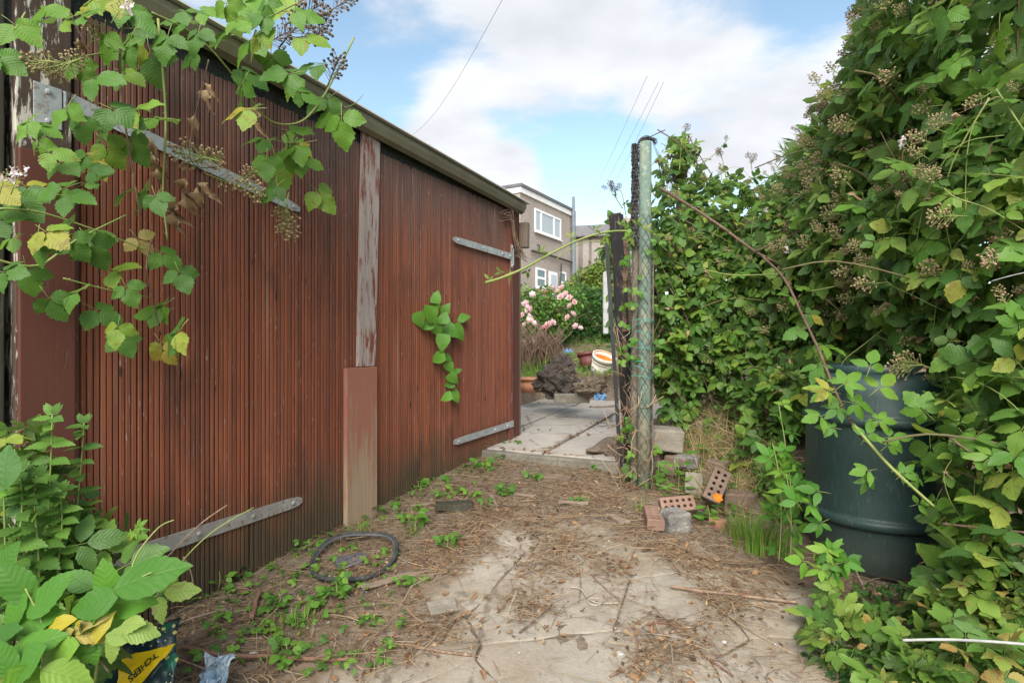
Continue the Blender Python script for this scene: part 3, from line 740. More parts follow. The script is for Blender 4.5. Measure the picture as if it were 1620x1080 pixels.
g_part('back_wall', box(-2.4, 1.94, 3.42, 3.5, -.2, 2.55), M['garage_wall'])
g_part('side_wall', box(-2.45, -2.37, .125, 3.42, -.4, 2.55), M['garage_wall'])
# front return left of the flaking post
g_part('post', box(-2.13, -2.0, -.012, .12, -.5, 2.60, .006), M['mossy_wood'], label='dark mossy post at the end of the garage front')
g_part('front_panel', box(-2.45, -2.135, .05, .09, -.5, 2.55), M['mossy_wood'])
# strap hinges with their bolts
def bolt(x, y, z, r=.011): return lathe([(r, 0), (r, .004), (r * .8, .008), (0.0005, .010)], 8).x([[1, 0, 0], [0, 0, -1], [0, 1, 0]], (x, y, z))
def strap(name, s0, z0, s1, z1, m, wid0=.06, wid1=.05, bolts=(), plate=None, knuckle=None, label=None, off=.0125, parent=None):
    d = Vector((s1 - s0, 0, z1 - z0)); L = d.length; d /= L; nrm = Vector((-d.z, 0, d.x))
    pts = []
    for f, w in ((0, wid0), (.93, wid1), (.975, wid1 * .8), (1.0, wid1 * .45)):
        pts.append((f, w))
    top = [Vector((s0, 0, z0)) + d * L * f + nrm * w / 2 for f, w in pts]; bot = [Vector((s0, 0, z0)) + d * L * f - nrm * w / 2 for f, w in pts]
    ring = top + bot[::-1]; n = len(ring)
    V = [(p.x, -off, p.z) for p in ring] + [(p.x, -off - .006, p.z) for p in ring]; Fc = []
    for k in range(1, n - 1): Fc += [(0, k, k + 1), (n, n + k + 1, n + k)]
    for k in range(n): l = (k + 1) % n; Fc += [(k, l, n + l), (k, n + l, n + k)]
    ts = [T(V, Fc)]
    for f in bolts: p = Vector((s0, 0, z0)) + d * L * f; ts.append(bolt(p.x, -off - .006, p.z))
    if plate: a0, a1, b0, b1, po = plate; ts.append(box(a0, a1, -po - .006, -po, b0, b1, .002)); ts.append(bolt((a0 + a1) / 2, -po - .006, b1 - .025)); ts.append(bolt((a0 + a1) / 2, -po - .006, b0 + .02))
    if knuckle: kx, kz0, kz1, ko = knuckle; ts.append(tube([(kx, -ko, kz0), (kx, -ko, kz1)], .011, 8))
    return g_part(name, cat(ts), m, parent or G, False, label)
strap('hinge_strap', -1.80, 2.035, -.68, 1.84, M['galv'], .062, .05, (.12, .45, .8, .96), (-1.925, -1.835, 1.905, 2.06, .031), (-1.822, 1.95, 2.06, .022), 'galvanised strap sagging across the bramble covered door', .0125, dl)
strap('hinge_strap', -1.72, .192, -.665, .205, M['galv_old'], .075, .06, (.1, .42, .7, .94), None, None, 'rusty grey strap near the foot of the wider door', .0125, dl)
strap('hinge_strap', 1.84, 1.905, .83, 1.915, M['galv'], .058, .052, (.05, .2, .55, .93), (1.81, 1.85, 1.80, 2.02, .030), (1.866, 1.83, 1.99, .026), 'upper strap with an upright hinge plate', .0305, dr)
strap('hinge_strap', 1.86, .317, .84, .295, M['galv'], .058, .052, (.12, .35, .93), None, None, 'lower galvanised strap above the step', .0305, dr)

# ------------------------------------------------------------------ house behind
HD = Vector((.5, .866, 0)); HN = Vector((.866, -.5, 0)); HC = P(823, 540, 26); HC.z = 0
H = thing('house', 'pebbledashed two storey house with flat roof and white windows', 'house', HC[:], math.atan2(HD.y, HD.x))
def hs(px):
    u = (px - CX) / F; return (u * HC.y - HC.x) / (HD.x - u * HD.y)
def hz(px, py): Y = HC.y + hs(px) * HD.y; return CH - (py - CY) / F * Y
def h_part(name, t, m, parent=None): return link(name, mesh(name, t, m), parent or H)
s_end = hs(905); ztop = hz(823, 304.8)
h_part('wall', box(0, s_end, 0, 7.0, 1.0, ztop), M['pebbledash'])
h_part('fascia', box(-.06, s_end + .05, -.07, 7.06, ztop + .002, ztop + .27), M['fascia_white'])
h_part('roof', box(-.12, s_end + .1, -.13, 7.1, ztop + .273, ztop + .40), M['dark_trim'])
def window(x0, x1, y0, y1, xm=(), ym=(), dark=False):
    """picture corners on the wall face -> frame with recessed panes"""
    a, b = hs(x0), hs(x1); zt, zb = hz((x0 + x1) / 2, y0), hz((x0 + x1) / 2, y1); w = .10
    vs = [a] + [hs(x) for x in xm] + [b]; hsz = [zb] + [hz((x0 + x1) / 2, y) for y in ym] + [zt]
    ts = [box(a, a + w, -.05, .03, zb, zt), box(b - w, b, -.05, .03, zb, zt), box(a + w, b - w, -.05, .03, zb, zb + w), box(a + w, b - w, -.05, .03, zt - w, zt)]
    for x in vs[1:-1]: ts.append(box(x - w * .7, x + w * .7, -.047, .03, zb + w, zt - w))
    for z in hsz[1:-1]: ts.append(box(a + w, b - w, -.044, .03, z - w * .6, z + w * .6))
    f = h_part('window', cat(ts), M['upvc'])
    h_part('pane', box(a + w * .9, b - w * .9, -.02, -.012, zb + w * .9, zt - w * .9), M['glass_dark'] if dark else M['glass'], f)
    h_part('sill', box(a - .05, b + .05, -.12, -.052, zb - .07, zb - .003), M['fascia_white'], f)
window(845.3, 886.7, 331 + 7, 368 + 5, (855.3, 875.6))
window(847.5, 862.7, 424.5, 456, (), (440,), True)
window(885.5, 894.6, 430, 456, (), (447,), True)
a, b = hs(868), hs(881); dz = hz(874, 430); dbz = hz(874, 466)
dd = h_part('door', box(a, b, -.04, .03, dbz, dz), M['upvc']); h_part('door_panel', box(a + .18, b - .12, -.055, -.043, dbz + .1, dz - .15), M['glass'], dd)
sp = hs(903)
def vp(s, z0, z1, r, m, nm='pipe'): return h_part(nm, tube([(s, -.16, z0), (s, -.16, z1)], r, 10), m)
vp(sp, 1.5, hz(903, 335), .125, M['pipe_grey'], 'soil_pipe'); vp(sp, hz(903, 335) - .02, hz(903, 312), .075, M['pipe_grey'], 'vent_pipe')
h_part('waste_pipe', tube([(hs(x), -.12, hz(x, y)) for x, y in ((838, 397), (852, 400.5), (866, 404), (884, 409.5), (901, 415))], .055, 6), M['pipe_black'])
h_part('waste_pipe', tube([(hs(850), -.12, hz(850, 400)), (hs(850), -.12, hz(850, 388)), (hs(850), .0, hz(850, 387))], .035, 6), M['pipe_black'])
h_part('waste_pipe', tube([(hs(885), -.12, hz(885, 417)), (hs(882.5), -.12, hz(882.5, 458))], .045, 6), M['pipe_black'])
h_part('corner_trim', box(s_end - .12, s_end + .03, -.03, .3, 1.0, ztop - .01), M['upvc'])
# neighbour
NY = 35.0
n0 = P(906, 540, NY); NH = thing('house', 'grey rendered house with slate roof beyond the grey soil pipe', 'house', (n0.x, n0.y, 0), math.radians(-14))
def n_part(name, t, m, parent=None): return link(name, mesh(name, t, m), parent or NH)
ze = CH + (540 - 372) / F * NY; zr = CH + (540 - 350) / F * NY
n_part('wall', box(-.3, 4.6, 0, 7, 1.5, ze), M['pebbledash_grey'])
n_part('rain_stain', box(.35, .62, -.02, -.004, 1.5, ze - .1), M['stain']); n_part('rain_stain', box(1.0, 1.16, -.02, -.004, 1.5, ze - .2), M['stain'])
V = [(-.5, -.3, ze - .05), (4.8, -.3, ze - .05), (4.8, 2.6, zr + .25), (-.5, 2.6, zr + .25), (-.5, 7.3, ze - .05), (4.8, 7.3, ze - .05)]
V2 = [(x, y, z - .12) for x, y, z in V]
n_part('roof', T(V + V2, [(0, 1, 2), (0, 2, 3), (3, 2, 5), (3, 5, 4), (6, 8, 7), (6, 9, 8), (9, 11, 8), (9, 10, 11), (0, 7, 1), (0, 6, 7), (0, 3, 9), (0, 9, 6), (3, 4, 10), (3, 10, 9), (1, 7, 8), (1, 8, 2), (2, 8, 11), (2, 11, 5)]), M['slate'])
n_part('verge', tube([(-.52, -.35, ze - .05), (-.52, 2.6, zr + .27)], .08, 4), M['fascia_white'])
n_part('chimney', box(3.0, 3.9, 2.2, 3.0, zr - .2, zr + .5), M['pebbledash_grey'])

# garden wall with terracotta coping behind the roses
a0, a1 = P(815, 462, 13.6), P(905, 457, 15.4)
dv = (a1 - a0); wl = thing('garden_wall', 'low brick garden wall with terracotta coping behind the pink roses', 'wall', (a0.x, a0.y, 0), math.atan2(dv.y, dv.x))
Lw = dv.to_2d().length
link('wall_body', mesh('wall_body', box(0, Lw, 0, .22, .8, a0.z - .06), M['brick_dark']), wl)
k = 0.0; rs = random.Random(9)
cop = mesh('coping', rough_box(.34, .30, .075, 2, .02, .006, 8, 2), M['terracotta'])
while k < Lw:
    o = link('coping_tile', cop, wl); o.location = (k + .17, .11, a0.z - .06 + (a1.z - a0.z) * k / Lw + rs.uniform(-.004, .004)); o.rotation_euler = (rs.uniform(-.03, .03), 0, rs.uniform(-.02, .02)); k += .352
# overhead cables
def cable(pts, label):
    ps = []
    for a, b in zip(pts[:-1], pts[1:]):
        for i in range(12):
            t = i / 12; q = a.lerp(b, t); q.z -= .35 * math.sin(math.pi * t); ps.append(q)
    ps.append(pts[-1]); c0 = ps[0]
    o = link('overhead_cable', mesh('overhead_cable', tube(ps, .0038, 4), M['cable'])); tag(o, label, 'cable', 'overhead cables')
cable([P(650, 216, 20), P(800, -10, 9)], 'thin overhead cable rising alone above the garage eave')
cable([P(918, 332, 40), P(1024, 120, 12)], 'steepest of three overhead cables beside the green post')
cable([P(926, 332, 40), P(1042, 130, 12)], 'middle of three overhead cables beside the green post')
cable([P(930, 360, 40), P(1050, 130, 12)], 'lowest of three overhead cables beside the green post')
cable([P(906, 332, 30), P(940, 331, 33), P(985, 318, 36)], 'nearly level cable running from the grey soil pipe')
# ------------------------------------------------------------------ leaves
def leaflet(L=1.0, W=.62, n=8, serr=.0, droop=.18, fold=.22, peak=.8, tip=1.0, wave=0.0, seed=0, edge=.25, heart=0.0):
    V = []; UV = []; Fc = []; ph = seed * 1.7
    for i in range(n + 1):
        t = i / n
        w = W / 2 * max(0.0, math.sin(math.pi * t ** peak)) ** .82 * (1 - .12 * t)
        if t > .78: w *= 1 - (t - .78) * tip
        if 0 < i < n: w *= 1 + (serr if i % 2 else -serr)
        y = L * t; z = -droop * t * t * L
        ty = L / n * (.28 if (serr and i % 2) else 0)
        back = -heart * L * max(0, 1 - t * 5) if i else 0
        wv = wave * math.sin(t * 9 + ph)
        V += [(0, y, z), (-w, y + ty + back, z + fold * w - edge * w * w / W * 2 + wv * w), (w, y + ty + back, z + fold * w - edge * w * w / W * 2 - wv * w)]
        k = w / (W / 2 + 1e-6) * .5
        UV += [(.5, t), (.5 - k, t), (.5 + k, t)]
    for i in range(n):
        a = i * 3; b = a + 3
        Fc += [(a, b, b + 1), (a, b + 1, a + 1), (a, a + 2, b + 2), (a, b + 2, b)]
    if heart:
        pass
    return T(V, Fc, UV)
def rz(a): c, s = math.cos(a), math.sin(a); return np.array([[c, -s, 0], [s, c, 0], [0, 0, 1]], np.float32)
def rx(a): c, s = math.cos(a), math.sin(a); return np.array([[1, 0, 0], [0, c, -s], [0, s, c]], np.float32)
def ry(a): c, s = math.cos(a), math.sin(a); return np.array([[c, 0, s], [0, 1, 0], [-s, 0, c]], np.float32)
def compound(seed, nl=3, n=8, serr=.07, W=.72, stalk=True):
    """bramble leaf about 1 long: stalk and three or five leaflets"""
    r = random.Random(seed); ts = []
    spec = [(0, .62, .40)] + [(s * r.uniform(62, 80), r.uniform(.48, .56), .30) for s in (-1, 1)]
    if nl == 5: spec = [(0, .58, .42)] + [(s * r.uniform(48, 58), .50, .36) for s in (-1, 1)] + [(s * r.uniform(105, 122), .38, .29) for s in (-1, 1)]
    for a, L, st in spec:
        lf = leaflet(L, L * W * r.uniform(.9, 1.08), n, serr, r.uniform(.08, .42), r.uniform(.05, .38), .82, 1.3, r.uniform(.02, .16), r.random() * 9)
        A = rz(math.radians(-a)) @ rx(r.uniform(-.35, .12)) @ ry(r.uniform(-.3, .3))
        base = np.array([0, .33 if nl == 3 else .34, 0]); d = rz(math.radians(-a)) @ np.array([0, .10 if a == 0 else .03, 0])
        ts.append(lf.x(A, base + d, 0, r.uniform(0, .10)))
    if stalk: ts.append(tube([(0, 0, 0), (0, .18, .012), (0, .34, 0), (0, .45, -.004)], [.009, .008, .007, .005], 3, r=.3).x(np.eye(3), (0, 0, 0), 1))
    return cat(ts)
BR = [compound(i, 3, 10, .075, .60 + .03 * i) for i in range(9)] + [compound(50 + i, 5, 10, .075, .52 + .06 * i) for i in range(5)]   # near
BR_MID = [compound(100 + i, 3, 6, .05, .58 + .06 * i) for i in range(5)] + [compound(120 + i, 5, 6, .05, .5 + .12 * i) for i in range(3)] + [compound(130, 3, 6, .12, .62)]
BR_LOW = [compound(200 + i, 3, 4, 0.0, .75, False) for i in range(5)]
SMALL = [leaflet(1, .55, 4, 0, .25, .2, seed=i) for i in range(3)]

def berries(seed, n=16, spread=1.0, sub=1):
    """panicle of unripe berries about 1 long, along +y; material 0 berry, 1 stalk, 2 sepal"""
    r = random.Random(seed); ts = []; b0 = ico(sub)
    ts.append(tube([(0, 0, 0), (.02, .35, .03), (0, .85, 0)], [.016, .013, .008], 4).x(np.eye(3), (0, 0, 0), 1))
    for k in range(n):
        f = .25 + .68 * (k + r.random()) / n; a = k * 2.4 + r.uniform(-.4, .4); L = spread * (.34 - .22 * f) * r.uniform(.8, 1.3)
        p0 = Vector((0, f * .85, .02)); d = Vector((math.cos(a), .75, math.sin(a))).normalized(); p1 = p0 + d * L
        ts.append(tube([p0, p0.lerp(p1, .6) + Vector((0, .01, -.01)), p1], [.007, .006, .006], 3, cap=False).x(np.eye(3), (0, 0, 0), 1))
        s = r.uniform(.022, .034); V = b0.V.copy()
        V = V * (1 + .22 * np.sin(V[:, :1] * 9 + k) * np.cos(V[:, 1:2] * 8)) if sub > 1 else V * (1 + .12 * ((np.arange(len(V)) % 2)[:, None]))
        q = r.random() * .9
        ts.append(T(V * s * np.array([1, 1.05, 1]), b0.F, None, None, [q] * len(V)).x(np.eye(3), p1))
        for m in range(6):
            an = m * 1.05 + r.random(); w = Vector((math.cos(an), 0, math.sin(an)))
            t0 = p1 - d * s * .8; t1 = t0 + (w * 1.0 - d * .25) * s * 2.3; sd = w.cross(d) * s * .6
            ts.append(T([(t0 + sd)[:], (t0 - sd)[:], t1[:]], [(0, 1, 2)], None, [2], [r.random()] * 3))
    return cat(ts)
BER = [berries(i, 24 + i * 3, .85 + .12 * i) for i in range(5)]
BER_M = [mesh('berry_cluster', t, [M['berry'], M['cane_green'], M['sepal']], True) for t in BER]
BER_D = [mesh('berry_cluster', t, [M['berry_dark'], M['cane_brown'], M['sepal']], True) for t in BER]
def blossoms(seed):
    t = berries(seed, 10, 1.1); ts = [t]
    r = random.Random(seed)
    for k in range(5):
        c = Vector((r.uniform(-.2, .2), r.uniform(.5, .95), r.uniform(-.2, .2)))
        for m in range(5):
            lf = leaflet(.13, .11, 3, 0, .1, .2).x(rz(r.random() * .4 + m * 1.256) @ rx(r.uniform(.0, .5)), (0, 0, 0), 3, r.random())
            ts.append(lf.x(rx(r.uniform(-1, 1)) @ ry(r.uniform(-1, 1)), c))
    return cat(ts)
BLO_M = [mesh('flower_cluster', blossoms(70 + i), [M['berry'], M['cane_green'], M['sepal'], M['petal_white']], True) for i in range(2)]

LEAFMESH = {}
def leaf_mesh(ts, mats, name='leaf'):
    key = (id(ts), mats[0].name)
    if key not in LEAFMESH: LEAFMESH[key] = [mesh(name, t, mats, True) for t in ts]
    return LEAFMESH[key]
def place(name, me, parent, A, pos, scale, label=None):
    o = link(name, me, parent, None, label); o.matrix_local = mat4(A * scale, np.array(pos) - np.array(parent.location)); return o
def unit(v): return v / (np.linalg.norm(v, axis=-1, keepdims=True) + 1e-9)
UPV = np.array([0, 0, 1.0])
def proj(p): return np.stack([CX + p[:, 0] / p[:, 1] * F, CY - (p[:, 2] - CH) / p[:, 1] * F], 1)

def cloud(blobs, n, size, deep=.3, seed=1, up=.6, out=.5, jit=.5, shell=(.84, 1.07), cull=.82, droop=.35, ragged=.16):
    """leaf frames over a union of ellipsoids. blobs: (centre, radii)"""
    g = np.random.default_rng(seed)
    C = np.array([np.array(b[0]) for b in blobs]); Rr = np.array([np.array(b[1]) for b in blobs], float)
    if Rr.ndim == 1: Rr = np.repeat(Rr[:, None], 3, 1)
    ar = (Rr[:, 0] * Rr[:, 2]); k = g.choice(len(blobs), int(n * 2.6), p=ar / ar.sum())
    d = unit(g.normal(size=(len(k), 3)))
    f = np.where(g.random(len(k)) < deep, g.uniform(.5, shell[0], len(k)), g.uniform(*shell, len(k)))
    lump_ = np.array([noise.noise(Vector((x * 2.3 + q * 5, y * 2.3, z * 2.3))) for (x, y, z), q in zip(d, k)])
    pos = C[k] + d * Rr[k] * (f + ragged * lump_)[:, None]
    keep = np.ones(len(k), bool)
    for i in range(len(blobs)):
        q = np.linalg.norm((pos - C[i]) / Rr[i], axis=1); keep &= ~((q < cull) & (k != i))
    toc = unit(np.array([0, 0, CH]) - pos); back = (unit(d / Rr[k]) * toc).sum(1) < -.35
    keep &= ~(back & (g.random(len(k)) < .75))
    gzv = np.array([gbase(p[0], p[1]) for p in pos]); keep &= pos[:, 2] > gzv + .02
    idx = np.nonzero(keep)[0][:n]; pos = pos[idx]; nr = unit(d[idx] / Rr[k[idx]]); f = f[idx]
    m = len(idx)
    N = unit(nr * out + UPV * up + g.normal(size=(m, 3)) * jit)
    Yd = nr * .55 - UPV * droop + g.normal(size=(m, 3)) * .75
    A = frames(Yd, N); sz = g.uniform(*size, m) * np.where(g.random(m) < .2, .7, 1.0)
    return dict(pos=pos, A=A, s=sz, r=g.random(m), f=f, n=nr)
def visible(c, cell=15):
    """indices of leaves frontmost in their picture cell, largest first"""
    xy = proj(c['pos']); dep = c['pos'][:, 1]; ok = (dep > .5) & (xy[:, 0] > -20) & (xy[:, 0] < 1640) & (xy[:, 1] > -20) & (xy[:, 1] < 1100)
    best = {}
    for i in np.nonzero(ok)[0]:
        q = (int(xy[i, 0] // cell), int(xy[i, 1] // cell))
        if q not in best or dep[i] < dep[best[q]]: best[q] = i
    ids = np.array(sorted(best.values(), key=lambda i: -c['s'][i] / dep[i]), int); return ids
def fill(parent, c, near_t, far_t, mats, nparts=0, name='foliage', cell=15, mats2=None, frac=.4):
    """nparts largest visible leaves as parts, the rest as one mass"""
    mats = mats if isinstance(mats, list) else [mats]
    ids = visible(c, cell)[:nparts] if nparts else np.array([], int)
    if len(ids):
        me = leaf_mesh(near_t, mats); me2 = leaf_mesh(near_t, mats2) if mats2 else me
        for i in ids: place('leaf', (me2 if c['r'][i] < frac else me)[i % len(me)], parent, c['A'][i], c['pos'][i], c['s'][i])
    rest = np.setdiff1d(np.arange(len(c['pos'])), ids); ts = []
    for k, t in enumerate(far_t):
        q = rest[k::len(far_t)]
        if len(q): ts.append(inst(t, c['A'][q] * c['s'][q][:, None, None], c['pos'][q], c['r'][q]))
    if ts: wchild(name, mesh(name, cat(ts), mats + (mats2 or []), True), parent, 'stuff')
def clusters(parent, c, n, size, meshes, seed=2, name='berry_cluster', lo=.93, region=None):
    g = np.random.default_rng(seed); ids = [i for i in visible(c, 10) if c['f'][i] > lo]
    if region: xy = proj(c['pos']); ids = [i for i in ids if region(xy[i, 0], xy[i, 1])]
    g.shuffle(ids)
    for i in ids[:n]:
        Yd = unit(c['n'][i] * .9 + UPV * .35 + g.normal(size=3) * .5); A = frames(Yd[None], unit(g.normal(size=(1, 3))))[0]
        place(name, meshes[g.integers(len(meshes))], parent, A, c['pos'][i] + c['n'][i] * size * .25, size * g.uniform(.45, 1.35))
def stems(parent, blobs, n, mat_, seed=3, rad=.006, name='stems', low=None):
    """crossing canes inside the mass, one object"""
    g = random.Random(seed); ts = []
    for k in range(n):
        c, r = g.choice(blobs); r = r if hasattr(r, '__len__') else (r, r, r)
        p = Vector(c) + Vector((g.uniform(-.7, .7) * r[0], g.uniform(-.5, .5) * r[1], g.uniform(-.9, .3) * r[2]))
        d = Vector((g.uniform(-1, 1), g.uniform(-.6, .6), g.uniform(.1, 1.2))).normalized(); L = g.uniform(.6, 1.5) * r[2]
        ts.append(tube(spline([p, p + d * L * .4, p + d * L * .8 + Vector((0, 0, -.05 * L)), p + d * L * 1.1 + Vector((0, 0, -.2 * L))], 3), rad * g.uniform(.5, 1.2), 4))
    wchild(name, mesh(name, cat(ts), mat_, True), parent, 'stuff')
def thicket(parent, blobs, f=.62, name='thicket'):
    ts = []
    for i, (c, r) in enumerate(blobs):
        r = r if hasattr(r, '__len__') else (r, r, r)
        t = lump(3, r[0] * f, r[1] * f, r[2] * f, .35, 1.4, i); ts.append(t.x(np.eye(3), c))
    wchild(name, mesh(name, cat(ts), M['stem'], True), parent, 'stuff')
def cane(parent, pts, r0, r1, m, name='cane', sub=6, sides=6, thorns=0, seed=0):
    ps = spline(pts, sub); n = len(ps); rr = [r0 + (r1 - r0) * i / (n - 1) for i in range(n)]; ts = [tube(ps, rr, sides)]
    g = random.Random(seed)
    for k in range(thorns):
        i = g.randrange(1, n - 1); p = ps[i]; t = (ps[i + 1] - ps[i - 1]).normalized(); o = t.orthogonal().normalized()
        o = Matrix.Rotation(g.random() * 6.28, 3, t) @ o; L = rr[i] * g.uniform(1.3, 2.0); q = t.cross(o) * rr[i] * .3
        b = p + o * rr[i] * .8; ts.append(T([(b + q + t * .002)[:], (b - q + t * .002)[:], (b - t * .004)[:], (b + o * L - t * L * .3)[:]], [(0, 1, 3), (1, 2, 3), (2, 0, 3)]))
    wchild(name, mesh(name, cat(ts), m, True), parent); return ps
def shoot_leaves(parent, ps, spacing, size, ts, mats, seed=0, start=.1, up=.7, spread=1.0, end=1.0):
    """alternate leaves along a cane"""
    g = np.random.default_rng(seed); me = leaf_mesh(ts, mats); acc = 0; tot = sum((ps[i + 1] - ps[i]).length for i in range(len(ps) - 1)); L = 0; sgn = 1
    for i in range(len(ps) - 1):
        seg = (ps[i + 1] - ps[i]).length; L += seg; acc += seg
        if L / tot < start or L / tot > end: acc = min(acc, spacing); continue
        if acc >= spacing:
            acc = 0; sgn = -sgn; t = np.array((ps[i + 1] - ps[i]).normalized())
            sd = unit(np.cross(t, UPV + 1e-3)) * sgn
            Yd = unit(sd * spread + t * .6 + UPV * .15 + g.normal(size=3) * .3); N = unit(UPV * up + np.array([0, -.55, 0]) + g.normal(size=3) * .35)
            place('leaf', me[g.integers(len(me))], parent, frames(Yd[None], N[None])[0], np.array(ps[i]), size * g.uniform(.75, 1.15))
GM = [M['bramble'], M['cane_green']]; GL = [M['bramble_vivid'], M['cane_green']]

# ------------------------------------------------------------------ right-hand bramble hedge
def B(px, py, Y, r, *rr):
    return (P(px, py, Y)[:], (r, *rr) if rr else (r, r, r))
near_b = [B(1660, 40, 2.9, .80), B(1565, 140, 3.3, .72), B(1480, 200, 3.7, .66), B(1690, 330, 2.6, .62), B(1580, 360, 3.0, .66), B(1460, 350, 3.55, .62), B(1410, 255, 4.1, .55),
          B(1375, 420, 3.95, .55), B(1310, 430, 4.3, .6), B(1500, 455, 3.4, .44), B(1700, 560, 2.45, .48), B(1640, 600, 2.75, .34), B(1665, 740, 2.35, .40), B(1610, 830, 2.55, .22), B(1690, 900, 2.2, .36), B(1430, 470, 3.8, .30), B(1560, 520, 2.95, .32)]
hb = thing('bramble_bush', 'tall flowering bramble thicket towering over the dark green barrel', 'bramble', (2.2, 3.4, 0))
c = cloud(near_b, 4300, (.10, .22), .22, 11, up=.6, out=.8, jit=.42)
fill(hb, c, BR, BR_MID, GM, 300, mats2=GL, frac=.5)
clusters(hb, c, 190, .145, BER_M, 5, region=lambda x, y: y < 520 or (x < 1500 and y < 620))
clusters(hb, c, 10, .13, BLO_M, 6, 'flower_cluster', region=lambda x, y: y < 600)
def arcs(parent, c, n, seed, m, r=(.0018, .004), L=(.25, .7)):
    """bare and leafless canes arching over the face of the mass"""
    g = np.random.default_rng(seed); ids = [i for i in visible(c, 12) if c['f'][i] > .92]; g.shuffle(ids); ts = []
    for i in ids[:n]:
        p = Vector(c['pos'][i]); nn = Vector(c['n'][i]); d = Vector(g.normal(size=3)); d = (d - nn * d.dot(nn)).normalized(); d.z = abs(d.z) * (1 if g.random() < .5 else -1); l = g.uniform(*L); rr = g.uniform(*r)
        a = p - nn * .08 - d * l * .5; ts.append(tube(spline([a, p + nn * g.uniform(.02, .09), p + d * l * .35 + nn * .05, p + d * l * .6 - nn * .05 - Vector((0, 0, l * .15))], 5), [rr * (1 - .03 * k) for k in range(16)], 5))
    wchild('canes', mesh('canes', cat(ts), m, True), parent, 'stuff')
def dead_bits(parent, c, n, seed):
    g = np.random.default_rng(seed); ids = [i for i in visible(c, 9) if c['f'][i] > .8]; g.shuffle(ids); ids = np.array(ids[:n])
    Yd = g.normal(size=(len(ids), 3)) * .4 - UPV; A = frames(Yd, unit(g.normal(size=(len(ids), 3)))); s = g.uniform(.04, .09, len(ids))
    wchild('dead_leaves', mesh('dead_leaves', inst(leaflet(.8, .4, 5, .2, .9, 1.5, wave=1.3), A * s[:, None, None], c['pos'][ids] + c['n'][ids] * .04, g.random(len(ids))), M['dead'], True), parent, 'stuff')
arcs(hb, c, 45, 3, M['cane_green']); arcs(hb, c, 28, 4, M['cane_brown']); dead_bits(hb, c, 110, 5)
stems(hb, near_b, 130, M['stem'], 4); 
ci_ = cloud(near_b, 2600, (.12, .22), 1.0, 19, out=.9, cull=.45); fill(hb, ci_, BR_LOW, BR_LOW, GM, 0, 'inner_leaves')
mid_b = [B(1262, 395, 4.7, .50), B(1200, 385, 5.0, .50), B(1140, 375, 5.2, .48), B(1090, 370, 5.4, .42, .42, .50), B(1270, 500, 4.5, .48), B(1190, 480, 4.7, .5), B(1120, 480, 4.9, .48), B(1075, 430, 5.1, .34), B(1080, 550, 4.9, .34, .3, .4), B(1240, 575, 4.35, .32), B(1160, 555, 4.6, .30), B(1090, 590, 4.75, .20, .2, .16), B(1200, 640, 4.3, .2, .16, .16), B(1240, 690, 4.0, .16, .14, .16),
         B(1075, 265, 5.5, .16, .16, .30), B(1310, 330, 4.9, .50), B(1340, 560, 4.0, .34), B(985, 390, 5.2, .14, .12, .3), B(995, 470, 5.3, .12, .12, .4), B(1058, 400, 4.7, .12, .12, .35), B(1060, 520, 4.6, .13, .12, .35), B(1075, 620, 4.7, .14, .12, .22), B(1215, 705, 3.95, .17, .14, .15), B(1248, 765, 3.55, .13, .12, .14), B(1228, 645, 4.05, .2, .18, .18), B(1262, 620, 3.75, .18, .16, .2)]
mb = thing('bramble_bush', 'mid green bramble and ivy mass behind the green fence post', 'bramble', (1.9, 5.0, 0))
c2 = cloud(mid_b, 3400, (.105, .175), .22, 12, up=.65, out=.8, jit=.42)
fill(mb, c2, BR_MID, BR_LOW, GM, 260, mats2=GL, frac=.6)
cI = cloud([b for b in mid_b if b[0][2] < 1.5], 3600, (.045, .075), .15, 13, shell=(.95, 1.1))
fill(mb, cI, SMALL, SMALL, [M['small']], 0, 'ivy_leaves')
clusters(mb, c2, 40, .12, BER_M, 8, region=lambda x, y: y < 420 and x > 1050)
arcs(mb, c2, 45, 6, M['cane_green'], (.0015, .003)); arcs(mb, c2, 30, 7, M['twig'], (.0015, .0035)); dead_bits(mb, c2, 80, 8)
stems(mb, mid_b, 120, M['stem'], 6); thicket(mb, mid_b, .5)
# woody canes across the mass
cane(mb, [P(1045, 298, 4.55), P(1090, 325, 4.4), P(1140, 358, 4.25), P(1195, 398, 4.05), P(1240, 420, 3.95)], .013, .009, M['cane_brown'], thorns=14, seed=1)
cane(mb, [P(1195, 398, 4.04), P(1240, 378, 3.95), P(1300, 352, 3.85), P(1355, 342, 3.7)], .008, .005, M['cane_brown'], thorns=10, seed=2)
cane(mb, [P(1300, 352, 3.84), P(1318, 330, 3.8), P(1327, 305, 3.8)], .006, .004, M['cane_brown'])
ps = cane(hb, [P(1205, 405, 4.0), P(1240, 440, 3.7), P(1270, 500, 3.35), P(1298, 560, 3.05), P(1322, 620, 2.8), P(1350, 672, 2.62), P(1400, 730, 2.48), P(1440, 768, 2.42), P(1478, 802, 2.38)], .0085, .0055, M['cane_brown'], thorns=46, seed=3, sub=7)
cane(hb, [P(1350, 671, 2.605), P(1400, 729, 2.465), P(1440, 767, 2.405), P(1478, 801, 2.365)], .0078, .0055, M['cane_green'], thorns=30, seed=4)
YOUNG = [compound(300 + i, 5, 8, .05, .52) for i in range(3)] + [compound(310 + i, 3, 8, .05, .55) for i in range(3)]
shoot_leaves(hb, ps, .115, .155, BR, GL, 31, .25, .7, 1.3, .72)
ym = leaf_mesh(YOUNG, GL)
